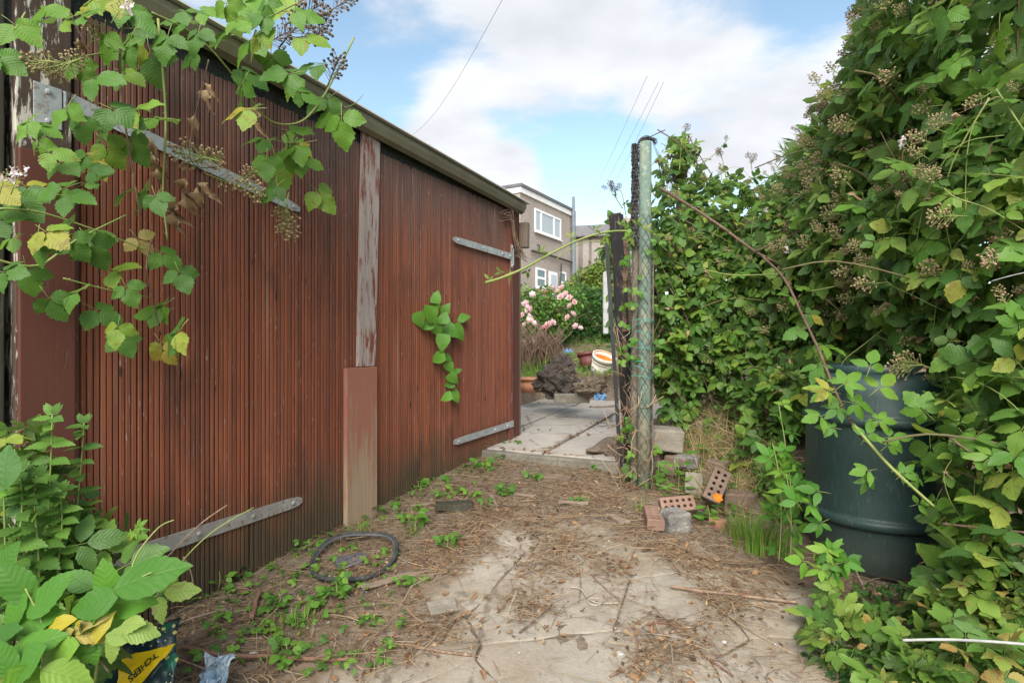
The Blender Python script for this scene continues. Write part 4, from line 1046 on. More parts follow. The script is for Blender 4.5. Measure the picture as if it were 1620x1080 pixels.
def at(parent, me, px, py, Y, ang, size, tilt=.45, seed=0, label=None, name='leaf'):
    """leaf seen at a photo pixel, tip pointing at picture angle ang (0 right, 90 up), facing camera with a tilt back"""
    g = np.random.default_rng(seed + int(px * 3 + py))
    a = math.radians(ang); Yd = unit(np.array([math.cos(a), g.uniform(-.35, .35), math.sin(a)]))
    N = unit(np.array([g.uniform(-.3, .3), -1.0, tilt + g.uniform(-.15, .35)]))
    A = frames(Yd[None], N[None])[0]; p = np.array(P(px, py, Y)) - A[:, 1] * size * .55
    return place(name, me, parent, A, p, size, label)
for k, (px, py, an, s) in enumerate([(1345, 600, 30, .17), (1300, 615, 165, .16), (1365, 640, -10, .17), (1400, 605, 40, .18), (1380, 570, 60, .16), (1290, 660, 190, .14), (1320, 650, 210, .13), (1400, 665, -5, .13),
                                     (1310, 675, 170, .11), (1375, 680, 60, .14), (1420, 690, 10, .15), (1365, 745, 185, .12), (1370, 765, 250, .11), (1435, 745, 35, .11), (1455, 760, -20, .10), (1460, 795, 20, .10), (1410, 700, 30, .12)]):
    at(hb, ym[k % len(ym)], px, py, 2.55 if py < 700 else 2.42, an, s, .6)
for k, pts in enumerate([[(1110, 425, 4.3), (1160, 435, 4.1), (1240, 433, 3.9)], [(1275, 462, 3.6), (1330, 450, 3.4), (1390, 420, 3.2)], [(1490, 440, 2.7), (1545, 480, 2.6), (1600, 520, 2.5)], [(1040, 205, 4.9), (1090, 240, 4.9), (1120, 290, 5.0)], [(1090, 215, 5.0), (1100, 235, 4.95), (1125, 275, 5.0)],
                         [(1500, 690, 2.3), (1560, 730, 2.25), (1620, 740, 2.2)], [(1490, 828, 2.3), (1560, 835, 2.2), (1625, 842, 2.1)], [(1585, 760, 2.2), (1598, 830, 2.2), (1612, 900, 2.2)]]):
    q = cane(hb if pts[0][0] > 1200 else mb, [P(*p) for p in pts], .005, .0035, M['cane_green'] if k in (0, 1, 2) else M['cane_brown'], thorns=12, seed=20 + k)
# sprays that break the outline against the sky
def spray(parent, pts, seed, n=5, size=.12, bm=BER_D):
    g = np.random.default_rng(seed); ps = cane(parent, [P(*p) for p in pts], .005, .002, M['cane_green'], seed=seed)
    shoot_leaves(parent, ps, .10, size, BR_MID, GL, seed, .1, .6, 1.0, .75)
    for k in range(n):
        i = len(ps) - 1 - int(g.integers(0, max(2, len(ps) // 3))); Yd = unit(np.array((ps[-1] - ps[-4]).normalized()) + g.normal(size=3) * .6)
        place('berry_cluster', bm[g.integers(len(bm))], parent, frames(Yd[None], unit(g.normal(size=(1, 3))))[0], np.array(ps[i]), g.uniform(.07, .12))
spray(hb, [(1410, 120, 3.3), (1385, 60, 3.2), (1355, 15, 3.2)], 1, 6); spray(hb, [(1420, 90, 3.3), (1400, 40, 3.2), (1392, 0, 3.2)], 2, 5)
spray(hb, [(1400, 170, 3.5), (1365, 140, 3.45), (1338, 130, 3.4)], 3, 4); spray(hb, [(1350, 210, 3.9), (1310, 185, 3.9), (1285, 180, 3.9)], 4, 4)
spray(mb, [(1330, 240, 4.3), (1290, 225, 4.4), (1262, 205, 4.4)], 5, 4); spray(mb, [(1260, 300, 4.9), (1235, 270, 4.9), (1225, 258, 4.9)], 6, 3)
spray(mb, [(1200, 300, 5.0), (1190, 270, 5.0), (1188, 255, 5.0)], 7, 3); spray(mb, [(1110, 260, 5.3), (1135, 240, 5.3), (1152, 220, 5.3)], 8, 1)
spray(mb, [(1075, 270, 5.2), (1078, 230, 5.2), (1082, 212, 5.2)], 9, 1); spray(mb, [(1150, 290, 5.1), (1145, 262, 5.1), (1142, 248, 5.1)], 10, 2)
spray(mb, [(985, 330, 5.0), (972, 310, 5.0), (965, 300, 5.0)], 12, 4); spray(mb, [(990, 340, 5.0), (985, 310, 5.0), (980, 298, 5.0)], 13, 3)
for k, pts in enumerate([[(1440, 60, 3.1), (1415, 20, 3.05), (1405, -15, 3.05)], [(1380, 150, 3.6), (1350, 100, 3.5), (1352, 60, 3.5)], [(1370, 190, 3.7), (1335, 160, 3.6), (1318, 165, 3.6)], [(1330, 230, 4.0), (1290, 200, 3.95), (1268, 215, 3.95)], [(1470, 40, 3.0), (1450, 0, 2.95), (1430, -30, 2.95)], [(1300, 280, 4.3), (1268, 262, 4.3), (1250, 270, 4.3)], [(1395, 110, 3.4), (1372, 80, 3.35), (1345, 85, 3.35)]]):
    spray(hb, pts, 40 + k, 5, .13, BER_M if k % 2 else BER_D)
# long pale thorny shoot reaching left past the gate posts
ps = cane(mb, [P(1040, 372, 4.25), P(1000, 366, 4.2), P(960, 367, 4.15), P(915, 380, 4.1), P(870, 402, 4.0), P(830, 424, 3.9), P(792, 440, 3.85), P(768, 447, 3.8)], .006, .0095, M['cane_green'], thorns=30, seed=8)
SHOOTLEAF = leaf_mesh([compound(330 + i, 3, 5, 0, .45) for i in range(3)], [M['limegreen'], M['cane_green']])
for k, (px, py, an) in enumerate([(772, 440, 130), (790, 428, 110), (806, 436, -60), (858, 395, 70), (835, 432, -80), (905, 372, 60), (945, 360, 40), (960, 378, -60), (985, 352, 70), (1010, 350, 60), (1000, 380, -70), (1025, 360, 60)]): at(mb, SHOOTLEAF[k % 3], px, py, 3.9, an, .085, .5)
cane(mb, [P(960, 384, 4.2), P(930, 382, 4.2), P(900, 396, 4.2), P(880, 410, 4.2)], .004, .003, M['cane_green'])

# ------------------------------------------------------------------ bramble at the top left, hanging over the doors
ul = thing('bramble', 'blackberry bramble with broad bright leaves hanging over the flaking post and garage door', 'bramble', P(120, 250, 1.8)[:])
LFT = [compound(400 + i, 3, 12, .07, .86) for i in range(8)]
lm = leaf_mesh(LFT, GL); ylm = leaf_mesh([compound(430, 3, 10, .08, .8), compound(431, 3, 10, .08, .8)], [M['yellow'], M['cane_green']])
pos = [(60, 40), (35, 48), (75, 12), (140, 10), (135, 22), (190, 30), (215, 20), (250, 15), (280, 35), (300, 18), (330, 15), (200, 75), (165, 70), (225, 85), (130, 110), (160, 122), (192, 82), (240, 100), (275, 40), (310, 60), (330, 78), (345, 92), (350, 50), (390, 70), (380, 38), (410, 30), (420, 12), (395, 8), (445, 8), (455, 30), (482, 20), (430, 100), (447, 118), (470, 92), (490, 102), (410, 58), (395, 118), (368, 95), (378, 145), (380, 175), (510, 162), (522, 187), (540, 200), (462, 135), (482, 150), (180, 160), (150, 150), (190, 178), (222, 172), (130, 203), (165, 197), (40, 200), (70, 203), (25, 250), (60, 237), (90, 242), (105, 262), (130, 247), (150, 267), (200, 218), (150, 282), (190, 267), (215, 232), (50, 300), (90, 302), (120, 312), (190, 307), (220, 312), (248, 318), (20, 312), (40, 322), (10, 382), (170, 342), (150, 372), (120, 390), (80, 372), (60, 392), (30, 402), (150, 397), (265, 407), (288, 440), (190, 425), (203, 462), (110, 470), (85, 482), (95, 452), (250, 490), (165, 497), (185, 527), (197, 543), (262, 552), (275, 535), (240, 492), (445, 210), (460, 232), (410, 220), (422, 262), (440, 272), (472, 278), (485, 255), (430, 302), (410, 317), (512, 312), (440, 247), (470, 207), (12, 345), (0, 300), (15, 430), (45, 440), (5, 470), (100, 355), (60, 340), (110, 30), (180, 5), (230, 45), (262, 70), (300, 90), (325, 40), (360, 15), (490, 60), (100, 180), (205, 120), (175, 240), (240, 190), (60, 130), (15, 150), (8, 95)]
rs = random.Random(17)
def uY(px, lo=.05, hi=.26): return door_Y(min(px, 560)) * (1 - rs.uniform(lo, hi))
for k, (px, py) in enumerate(pos):
    an = rs.choice([-20, -50, -75, -110, -150, 200, 10]) + rs.uniform(-25, 25); Y = max(1.35, uY(px))
    s = rs.uniform(50, 80) * Y / F
    if k % 8 == 5 or k % 13 == 7: continue
    at(ul, lm[k % len(lm)], px, py, Y, an, s, .75, k)
for px, py in [(225, 385), (160, 260), (515, 320), (455, 262), (478, 235), (262, 560)]: at(ul, ylm[px % 2], px, py, max(1.5, uY(px, .05, .15)), -80 + px % 40, 58 * 1.9 / F, .5)
def pc(pts, f=.86): return [P(x, y, max(1.35, door_Y(min(x, 560)) * f)) for x, y in pts]
for k, (pts, r) in enumerate([([(205, -20), (192, 60), (190, 130), (200, 210), (215, 300), (222, 340)], .005), ([(505, -15), (470, 5), (420, 30), (395, 48), (350, 60), (300, 70)], .0045), ([(560, 60), (530, 120), (500, 170), (470, 195), (425, 190), (385, 140), (340, 85), (300, 50), (240, 20)], .0055), ([(430, 200), (455, 215), (450, 260), (420, 290)], .004), ([(-10, 60), (20, 50), (40, 20)], .004),
                          ([(-10, 410), (60, 420), (120, 380), (200, 340)], .0045), ([(240, 380), (232, 420), (240, 470), (255, 530)], .0035), ([(250, 30), (262, 180), (258, 300), (265, 380)], .005), ([(0, 330), (60, 335), (140, 360), (205, 385), (230, 395)], .004), ([(110, 20), (130, 60), (150, 100)], .003), ([(50, 110), (90, 105), (140, 88), (200, 80)], .0035), ([(440, 330), (440, 300), (430, 250)], .003), ([(330, 95), (300, 250), (360, 262)], .003), ([(100, 440), (170, 458), (235, 470)], .003), ([(545, 170), (560, 165), (575, 150)], .0022)]):
    cane(ul, pc(pts), r, r * .6, M['cane_brown'] if k % 3 == 0 else M['cane_green'], thorns=16, seed=60 + k, sub=5)
for k, (px, py, an, s, dk) in enumerate([(60, 100, 170, 95, 0), (95, 112, 200, 80, 0), (115, 98, 30, 70, 0), (300, 247, 170, 85, 0), (330, 252, 10, 70, 0), (365, 290, -20, 70, 0), (400, 300, -40, 80, 0), (452, 345, -95, 75, 0), (458, 362, -80, 60, 0), (470, 42, 40, 85, 1), (500, 55, 10, 80, 1), (515, 35, 50, 70, 1), (530, 108, 70, 75, 1), (490, 18, 20, 90, 1), (440, 60, 30, 60, 1), (545, 5, 40, 70, 1), (395, 275, 40, 60, 0), (190, 5, 100, 70, 0), (150, 52, 60, 50, 0)]):
    Y = max(1.45, door_Y(min(px, 560)) * .86); at(ul, (BER_D if dk else BER_M)[k % 5], px, py, Y, an, s * 1.0 * Y / F, .2, k, None, 'berry_cluster')
DEADT = [leaflet(.8, .34, 7, .2, .9, 1.5, wave=1.3, seed=i) for i in range(3)]
dm = [mesh('dead_leaf', t, M['dead'], True) for t in DEADT]
for k, (px, py, an, s) in enumerate([(238, 240, -90, 45), (245, 262, -80, 40), (290, 310, -100, 50), (300, 330, -70, 50), (270, 335, -110, 45), (282, 345, -60, 40), (305, 200, -95, 40), (325, 160, -90, 40), (335, 145, -60, 30), (312, 318, -90, 45), (262, 320, -80, 40), (330, 305, -60, 40), (250, 285, -95, 40), (405, 190, -90, 40), (412, 205, -60, 32), (128, 75, -80, 28), (275, 360, -90, 45), (248, 268, -70, 50)]):
    Y = door_Y(px) * .93; at(ul, dm[k % 3], px, py, Y, an, s * Y / F, 0, k, None, 'dead_leaf')
for k, (px, py) in enumerate([(8, 285), (28, 283), (192, 15)]): at(ul, BLO_M[k % 2], px, py, 1.6, 60, .09, .4, k, None, 'flower_cluster')

# ------------------------------------------------------------------ bottom left: bush with broad leaves, nettles
bl = thing('leafy_bush', 'lush bush with broad bright leaves in front of the wide garage door', 'bush', gpt(120, 1075)[:])
BROAD = [leaflet(1, .66, 14, .035, .22, .20, .82, 1.6, .05, i) for i in range(5)]
bm_ = leaf_mesh(BROAD, [M['bush']]); pm = leaf_mesh([leaflet(1, .7, 14, .05, .25, .2, .82, 1.4, .08, i + 9) for i in range(2)], [M['pale_leaf']]); ym2 = leaf_mesh([leaflet(1, .5, 8, .05, .5, .4, .85, 1.4, .3, i) for i in range(2)], [M['yellow']])
dkm = leaf_mesh(BR[:4], GM)
for k, (px, py, an, s, Y) in enumerate([(165, 917, 100, 62, 1.45), (242, 905, 22, 100, 1.42), (210, 950, 12, 72, 1.45), (140, 955, 190, 72, 1.4), (130, 985, 215, 60, 1.4), (75, 935, 55, 78, 1.4), (20, 920, 120, 70, 1.4), (60, 975, 20, 70, 1.4), (15, 970, 230, 66, 1.4), (85, 1035, 200, 66, 1.35), (60, 1015, 25, 74, 1.35), (25, 1055, 215, 82, 1.3), (0, 1040, 110, 60, 1.3), (110, 1068, -20, 70, 1.32), (45, 1085, -60, 70, 1.3), (5, 1000, 30, 55, 1.35), (140, 1030, -60, 50, 1.38), (5, 735, 100, 66, 1.5), (0, 765, 60, 50, 1.5), (130, 1012, 160, 50, 1.4), (10, 880, 60, 50, 1.5), (190, 985, -30, 55, 1.5), (120, 915, 150, 50, 1.5)]):
    at(bl, bm_[k % 5], px, py, Y, an, s * 1.12 * Y / F, .85, k)
for k, (px, py, an, s) in enumerate([(172, 1030, 255, 46), (226, 998, -8, 50), (208, 985, 20, 42), (185, 1003, 170, 45)]): at(bl, pm[k % 2], px, py, 1.36, an, s * 1.1 * 1.36 / F, 1.0, k, 'pale green veined leaf')
for k, (px, py, an) in enumerate([(90, 985, 185), (100, 1010, 220), (135, 985, 40), (125, 1020, 270), (148, 1005, 0), (155, 995, 70), (120, 1000, 240)]): at(bl, ym2[k % 2], px, py, 1.38, an, 50 * 1.38 / F, .8, k)
for k, (px, py, an) in enumerate([(150, 855, 10), (175, 860, 30), (130, 880, 200), (160, 985, 200), (110, 880, 190), (268, 935, 20), (215, 885, 30), (140, 905, 240), (100, 960, 200), (60, 900, 150), (120, 940, -60), (40, 850, 100)]): at(bl, dkm[k % 4], px, py, 1.68 + (k % 3) * .05, an, .17, .8, k)
rs = random.Random(4)
lb = [B(60, 960, 1.75, .16, .2, .16), B(130, 915, 1.85, .14, .15, .11), B(30, 850, 1.8, .17, .15, .18), B(40, 1060, 1.6, .15, .2, .12), B(100, 1010, 1.8, .10, .12, .10), B(-20, 760, 1.75, .12, .12, .16)]
cb = cloud(lb, 420, (.09, .15), .2, 41); fill(bl, cb, BR_MID, BR_MID, GM, 60)
for k, pts in enumerate([[(150, 1080, 1.5), (160, 1000, 1.45), (170, 940, 1.45), (240, 905, 1.42)], [(60, 1090, 1.4), (70, 1000, 1.4), (40, 930, 1.4)], [(90, 1085, 1.42), (120, 1050, 1.42), (150, 1040, 1.42), (172, 1062, 1.42)], [(20, 1085, 1.5), (10, 900, 1.6), (5, 740, 1.55)], [(245, 945, 1.75), (290, 885, 1.8), (340, 838, 1.85), (402, 802, 1.95)], [(265, 880, 1.9), (315, 830, 1.95), (360, 798, 2.0)], [(200, 935, 1.6), (215, 880, 1.65), (250, 835, 1.7), (275, 822, 1.7)], [(290, 880, 1.85), (302, 905, 1.85), (308, 940, 1.85)]]):
    cane(bl, [P(*p) for p in pts], .0038 if k < 4 else .0022, .0018, M['cane_green'] if k in (0, 1, 3, 4, 6) else M['twig'], thorns=6, seed=90 + k)
for k, (px, py, an) in enumerate([(222, 830, 40), (210, 842, 190), (205, 850, 240), (225, 845, -40)]): at(bl, ym[k % 3], px, py, 1.68, an, .05, .5, k)
NET = [leaflet(1, .58, 14, .11, .28, .25, .75, 1.5, .06, i) for i in range(3)]
nm = leaf_mesh(NET, [M['nettle']])
def nettle(pts, Y, label, s=.085, seed=0):
    n0 = P(*pts[0], Y); base = Vector((n0.x, n0.y, gz(n0.x, n0.y))); t = thing('nettle_plant', label, 'nettle', base[:], 0, 'nettles by the garage door')
    ps = cane(t, [base] + [P(x, y, Y) for x, y in pts], .0035, .0018, M['cane_green'], 'stem', 8)
    g = np.random.default_rng(seed); n = len(ps); k = 0
    for i in range(n // 6, n, 2):
        f = i / n; k += 1; tt = np.array((ps[min(i + 1, n - 1)] - ps[i - 1]).normalized())
        for sg in (-1, 1):
            a = k * 1.57 * .55 + (0 if sg > 0 else math.pi) + g.uniform(-.3, .3); Yd = np.array([math.cos(a), -.45 + math.sin(a) * .6, .12]); N = unit(UPV * 1.0 + np.array([0, -.6, 0]) + g.normal(size=3) * .2)
            place('leaf', nm[k % 3], t, frames(unit(Yd)[None], N[None])[0], np.array(ps[i]), s * (1.1 - .55 * f) * g.uniform(.85, 1.1))
    for sg in range(4): Yd = unit(np.array([math.cos(sg * 1.6 + 1), -.2, .9])); place('leaf', nm[sg % 3], t, frames(Yd[None], unit(np.array([[.2, -1, .2]])))[0], np.array(ps[-1]), s * .4)
nettle([(70, 1000), (75, 850), (80, 740), (83, 655)], 1.72, 'tallest nettle, rising in front of the smooth brown board', .10, 1)
nettle([(110, 1000), (118, 850), (128, 740), (133, 668)], 1.80, 'slender nettle just right of the tallest nettle', .085, 2)
nettle([(20, 1000), (25, 900), (35, 800), (30, 745)], 1.6, 'bushy nettle at the photo edge below the mossy post', .10, 3)
nettle([(60, 1010), (62, 900), (55, 800), (58, 752)], 1.62, 'short nettle between the tallest nettle and the broad leaves', .10, 4)
nettle([(88, 1010), (92, 900), (98, 830), (95, 775)], 1.66, 'shortest nettle, leaning into the broad leaves', .09, 5)

# ------------------------------------------------------------------ bindweed on the narrower door
bw = thing('bindweed_plant', 'bindweed with heart shaped leaves growing through the slatted door', 'bindweed', D(door_s(700), 1.1, .03)[:])
HE = [leaflet(1, .85, 8, 0, .3, .22, .58, .9, .05, i, .25, .28) for i in range(3)]; hm = leaf_mesh(HE, [M['bind']])
for k, (px, py, an, s) in enumerate([(664, 508, -70, 32), (690, 468, 80, 26), (680, 500, -100, 36), (704, 488, 60, 30), (692, 520, -60, 36), (716, 524, -35, 34), (735, 500, 20, 28), (727, 527, -50, 34), (700, 543, -95, 34), (690, 566, 200, 32), (712, 582, -60, 24), (718, 600, -50, 26), (710, 608, 190, 20), (722, 628, -55, 26), (704, 628, 200, 24), (674, 515, 200, 26), (710, 566, -20, 18), (698, 505, 200, 28), (686, 486, -140, 26), (725, 585, 30, 16)]):
    Y = door_Y(px, .05 + .03 * (k % 3)); at(bw, hm[k % 3], px, py, Y, an, s * .86 * Y / F, .35, k)
cane(bw, [P(x, y, door_Y(x, .03)) for x, y in [(685, 462), (690, 490), (697, 530), (700, 555), (712, 575), (715, 605), (714, 632)]], .003, .002, M['cane_green'], 'stem')
cane(bw, [P(x, y, door_Y(x, .03)) for x, y in [(697, 530), (715, 520), (735, 498)]], .002, .0015, M['cane_green'], 'stem')

# ------------------------------------------------------------------ beside and below the barrel
el = thing('leafy_shrub', 'upright shrub with pointed leaves against the side of the barrel', 'shrub', gpt(1265, 880)[:])
PT = [compound(500 + i, 5, 8, .05, .5) for i in range(3)] + [compound(510 + i, 3, 8, .05, .55) for i in range(3)]
GN = [M['bush'], M['cane_green']]
for k, pts in enumerate([[(1232, 890, 2.9), (1236, 820, 2.9), (1232, 750, 2.9), (1222, 700, 2.95)], [(1250, 890, 2.75), (1252, 840, 2.75), (1250, 790, 2.75), (1244, 750, 2.75)], [(1280, 905, 2.7), (1288, 880, 2.6), (1290, 860, 2.6)], [(1265, 860, 2.9), (1240, 800, 2.95), (1225, 740, 3.0)], [(1300, 920, 2.6), (1310, 900, 2.55), (1325, 890, 2.5)], [(1255, 800, 2.95), (1242, 700, 3.0), (1232, 640, 3.05)]]):
    ps = cane(el, [P(*p) for p in pts], .004, .002, M['cane_green'], 'stem', seed=k); shoot_leaves(el, ps, .045, .145, PT, GN, 200 + k, .05, .7, 1.2)
me5 = leaf_mesh(PT, GN)
for k, (px, py, an, s) in enumerate([(1315, 885, 20, .15), (1335, 895, -10, .14), (1300, 870, 160, .14), (1345, 885, 30, .11), (1285, 775, 170, .15), (1255, 785, 120, .14), (1290, 800, -20, .16), (1290, 830, 200, .13), (1320, 865, 60, .11), (1310, 905, 200, .12), (1325, 915, -60, .13)]): at(el, me5[k % 6], px, py, 2.58, an, s, .8, k)
fr = thing('bramble_bush', 'low yellowing bramble spilling onto the concrete below the barrel', 'bramble', gpt(1500, 1040)[:])
low_b = [B(1335, 985, 2.38, .10, .10, .04), B(1400, 1005, 2.3, .14, .14, .05), B(1330, 1015, 2.2, .08, .1, .03), B(1480, 985, 2.3, .15, .14, .07), B(1550, 975, 2.2, .16, .15, .10), B(1620, 965, 2.1, .18, .15, .15), B(1450, 1050, 2.05, .15, .14, .05), B(1530, 1050, 1.95, .18, .14, .07), B(1610, 1060, 1.85, .18, .14, .09), B(1600, 900, 2.3, .13, .14, .14), B(1310, 945, 2.5, .05, .05, .03), B(1480, 1095, 1.9, .18, .1, .05)]
M['brlow'] = leaf_mat('low_bramble_leaf', [(0, (.075, .165, .030)), (.4, (.125, .24, .04)), (.75, (.20, .31, .05)), (.93, (.28, .33, .07)), (1, (.42, .26, .08))], trans=.35, blotch=(.30, .14, .05))
GLW = [M['brlow'], M['cane_green']]
c3 = cloud(low_b, 640, (.085, .15), .25, 51, up=1.1, out=.15, jit=.32, ragged=.12, droop=.1); fill(fr, c3, BR, BR_MID, GLW, 260)
for k, (px, py) in enumerate([(1340, 1045), (1335, 1035), (1302, 945), (1390, 935), (1420, 990), (1355, 1020)]): at(fr, dm[k % 3], px, py, gpt(px, min(py + 8, 1078)).y, 60 * k, .07, 1.2, k, None, 'dead_leaf')
stems(fr, low_b, 40, M['cane_brown'], 9, .004)
iv = thing('ivy_plant', 'dark glossy ivy creeping over the concrete edge', 'ivy', gpt(1340, 1050)[:])
ci = cloud([B(1330, 1040, 2.2, .11, .12, .03), B(1370, 1060, 2.12, .13, .1, .035), B(1310, 1010, 2.3, .06, .08, .03), B(1400, 950, 2.55, .14, .1, .05)], 420, (.028, .05), .1, 61, up=1, out=.2); fill(iv, ci, SMALL, SMALL, [M['privet']], 0)
# plants in the gate corner
def sprig(px, py, label, n, h, size, mats, seed, ts=None, cat_='weed', name='weed_plant', group='weeds on the ground'):
    b = gpt(px, py); t = thing(name, label, cat_, b[:], 0, group); g = np.random.default_rng(seed); me = leaf_mesh(ts or WEED, mats)
    for k in range(n):
        a = k * 2.4 + g.uniform(-.4, .4); f = (k + 1) / n; Yd = unit(np.array([math.cos(a), math.sin(a), g.uniform(.1, .6)])); N = unit(UPV + np.array([0, -.5, 0]) + g.normal(size=3) * .25)
        place('leaf', me[g.integers(len(me))], t, frames(Yd[None], N[None])[0], np.array(b) + np.array([math.cos(a) * h * .15, math.sin(a) * h * .15, h * f * g.uniform(.5, 1.0)]), size * g.uniform(.7, 1.15))
    if h > .05: cane(t, [b, b + Vector((.01, 0, h * .5)), b + Vector((.0, .01, h * .9))], .003, .0015, M['cane_green'], 'stem', 3, 4)
    return t
WEED = [compound(600 + i, 3, 5, .0, .8) for i in range(3)]
TALLW = [leaflet(1, .42, 6, .04, .25, .2, seed=i) for i in range(3)]
for k, (px, py, h, n, s, lab) in enumerate([
    (650, 832, .12, 7, .10, 'bright weed clump below the foot of the lower raw board'), (706, 868, .07, 6, .09, 'pair of weed stems on bare soil below the rotten dark board'), (660, 772, .06, 7, .09, 'weed tuft hugging the slatted door near its foot'), (762, 745, .10, 6, .09, 'leafy weed under the lower galvanised strap'), (722, 780, .05, 6, .08, 'low weed beside the leaning grey splinter'), (745, 788, .05, 6, .07, 'flat weed between splinters near the door'),
    (800, 782, .05, 9, .09, 'dark spreading weed in straw before the step'), (842, 760, .06, 7, .08, 'weed tucked under the path edge by the loose brick'), (812, 712, .14, 7, .09, 'weed climbing the corner of the garage'), (770, 800, .03, 5, .06, 'tiny weed seedling in the middle of the straw'), (910, 795, .03, 6, .06, 'weed in the straw above the long splinter'), (985, 745, .05, 6, .08, 'dark weed under the path edge by the charred post'), (948, 745, .05, 5, .06, 'weed rooted in the face of the path edge'),
    (588, 990, .03, 5, .05, 'single weed sprout on litter near the left concrete'), (440, 960, .07, 9, .06, 'ferny weed below the bicycle tyre'), (530, 945, .08, 9, .075, 'thick weed patch at the tyre rim'), (420, 1000, .05, 8, .055, 'feathery weed above the rotting stick'), (470, 990, .05, 7, .05, 'weed beside the rotting stick end'), (660, 930, .05, 5, .07, 'weed pair beside the grey plank strip'), (640, 925, .04, 5, .06, 'small weed touching the grey plank strip'), (450, 1040, .06, 6, .08, 'weed near the pale crumpled bag'), (500, 960, .05, 7, .055, 'weed between tyre and grey plank strip'),
    (615, 880, .04, 4, .06, 'weed growing inside the tyre by its rim'), (590, 895, .05, 5, .06, 'weed growing in the middle of the tyre'), (1030, 775, .12, 7, .09, 'bright weed at the foot of the green post'), (1000, 765, .06, 5, .07, 'weed between the charred post and the green post'), (345, 935, .10, 5, .08, 'weed with yellow tips against the wide door'), (375, 915, .06, 6, .07, 'low weed against the foot of the wide door'), (700, 790, .04, 5, .06, 'weed in front of the rotten dark board'), (550, 870, .03, 4, .05, 'weed behind the tyre near the raw board'), (480, 870, .05, 5, .06, 'weed at the door foot left of the tyre')]):
    sprig(px, py, lab, n, h, s, [M['weed'], M['cane_green']], 300 + k)
for k, (px, py, h, n, s, lab) in enumerate([(1072, 790, .32, 22, .085, 'yellow green shrubby weed beside the stone block'), (1120, 830, .13, 14, .075, 'leafy plant around the orange flower'), (1095, 820, .10, 8, .07, 'round leaved weed beside the dark grey stone'), (1215, 760, .22, 14, .09, 'leafy weed on the bank above the concrete block'), (1180, 690, .25, 16, .09, 'leafy weed on the dry grass bank'), (1225, 690, .3, 16, .10, 'pointed weed between the bank and the barrel'), (1150, 650, .25, 14, .08, 'weed at the foot of the bramble mass'), (1000, 690, .22, 12, .07, 'weed climbing between charred and green posts')]):
    sprig(px, py, lab, n, h, s, [M['weed'] if k in (0, 1) else M['small']], 400 + k, TALLW)

# ------------------------------------------------------------------ far garden greenery
def far_bush(name, label, category, blobs, n, size, m, ts=None, seed=0, st=30, f=.6, loc=None, **k):
    t = thing(name, label, category, loc or blobs[0][0]); c = cloud(blobs, n, size, .25, seed, **k); fill(t, c, ts or SMALL, ts or SMALL, [m] if ts is None or ts is SMALL else [m, M['cane_green']], 0)
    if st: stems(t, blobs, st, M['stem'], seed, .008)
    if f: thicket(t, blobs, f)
    return t, c
far_bush('privet_hedge', 'dark clipped privet hedge behind the rose bush', 'hedge', [B(925, 505, 11.6, .50, .5, .62), B(960, 510, 11.4, .45, .5, .62), B(890, 520, 11.6, .4, .4, .5), B(940, 480, 11.8, .45, .4, .3), B(985, 500, 11.4, .4, .4, .6), B(925, 545, 11.2, .6, .4, .25)], 5200, (.06, .11), M['privet'], seed=71)
far_bush('shrub', 'yellow green shrub in front of the slate roofed house', 'shrub', [B(940, 445, 13, .5, .4, .35), B(965, 440, 12.6, .45, .4, .45), B(915, 455, 13.2, .35, .4, .22), B(925, 462, 12.4, .6, .3, .12)], 2600, (.06, .12), M['limegreen'], seed=72)
rb, rc = far_bush('rose_bush', 'pink rose bush flowering past the garage corner', 'rose', [B(838, 495, 9.9, .30, .3, .36), B(862, 480, 10.2, .32, .3, .28), B(885, 500, 10.2, .32, .3, .38), B(900, 475, 10.6, .28, .3, .26), B(830, 470, 10, .25, .3, .2), B(820, 510, 9.7, .25, .3, .3)], 2600, (.05, .095), M['weed'], seed=73, st=70, f=.5)
def bloom(seed):
    r = random.Random(seed); ts = []
    for ring, (n, tilt, L) in enumerate([(6, .25, 1.0), (6, .7, .85), (5, 1.1, .65), (4, 1.4, .45)]):
        for k in range(n):
            ts.append(leaflet(L, L * .95, 3, 0, -.3, .3, .7, .3).x(rz(k * 6.283 / n + ring * .5 + r.random() * .3) @ rx(tilt), (0, 0, ring * .08), 0, r.random() * .6))
    return cat(ts)
BLOOM = [mesh('blossom', bloom(i), M['petal'], True) for i in range(3)]
rs = random.Random(6)
for k, (px, py, s) in enumerate([(842, 466, 7), (832, 482, 9), (833, 488, 8), (842, 490, 9), (830, 494, 7), (838, 507, 9), (832, 514, 9), (843, 512, 8), (870, 517, 12), (873, 511, 8), (888, 470, 8), (896, 466, 8), (901, 472, 7), (903, 485, 8), (908, 478, 6), (905, 498, 8), (900, 503, 8), (912, 517, 8), (918, 520, 6), (890, 457, 9), (878, 455, 7), (882, 462, 6), (836, 500, 6), (826, 500, 7), (862, 520, 9)]):
    Y = 9.45; o = link('blossom', BLOOM[k % 3], rb); o.location = P(px, py, Y) - Vector(rb.location); o.rotation_euler = (rs.uniform(.6, 1.5), rs.uniform(-.5, .5), rs.uniform(0, 6)); o.scale = (s * Y / F * .95,) * 3
ts = []
for k in range(200):
    x = rs.uniform(822, 885); p = P(x, rs.uniform(570, 585), 9.3 + rs.uniform(-.3, .3)); h = rs.uniform(.3, .66)
    ts.append(tube(spline([p, p + Vector((rs.uniform(-.1, .1), 0, h * .5)), p + Vector((rs.uniform(-.25, .25), 0, h))], 3), rs.uniform(.004, .009), 4, r=rs.random() * .35))
wchild('dead_stems', mesh('dead_stems', cat(ts), M['cane_brown'], True), rb, 'stuff')
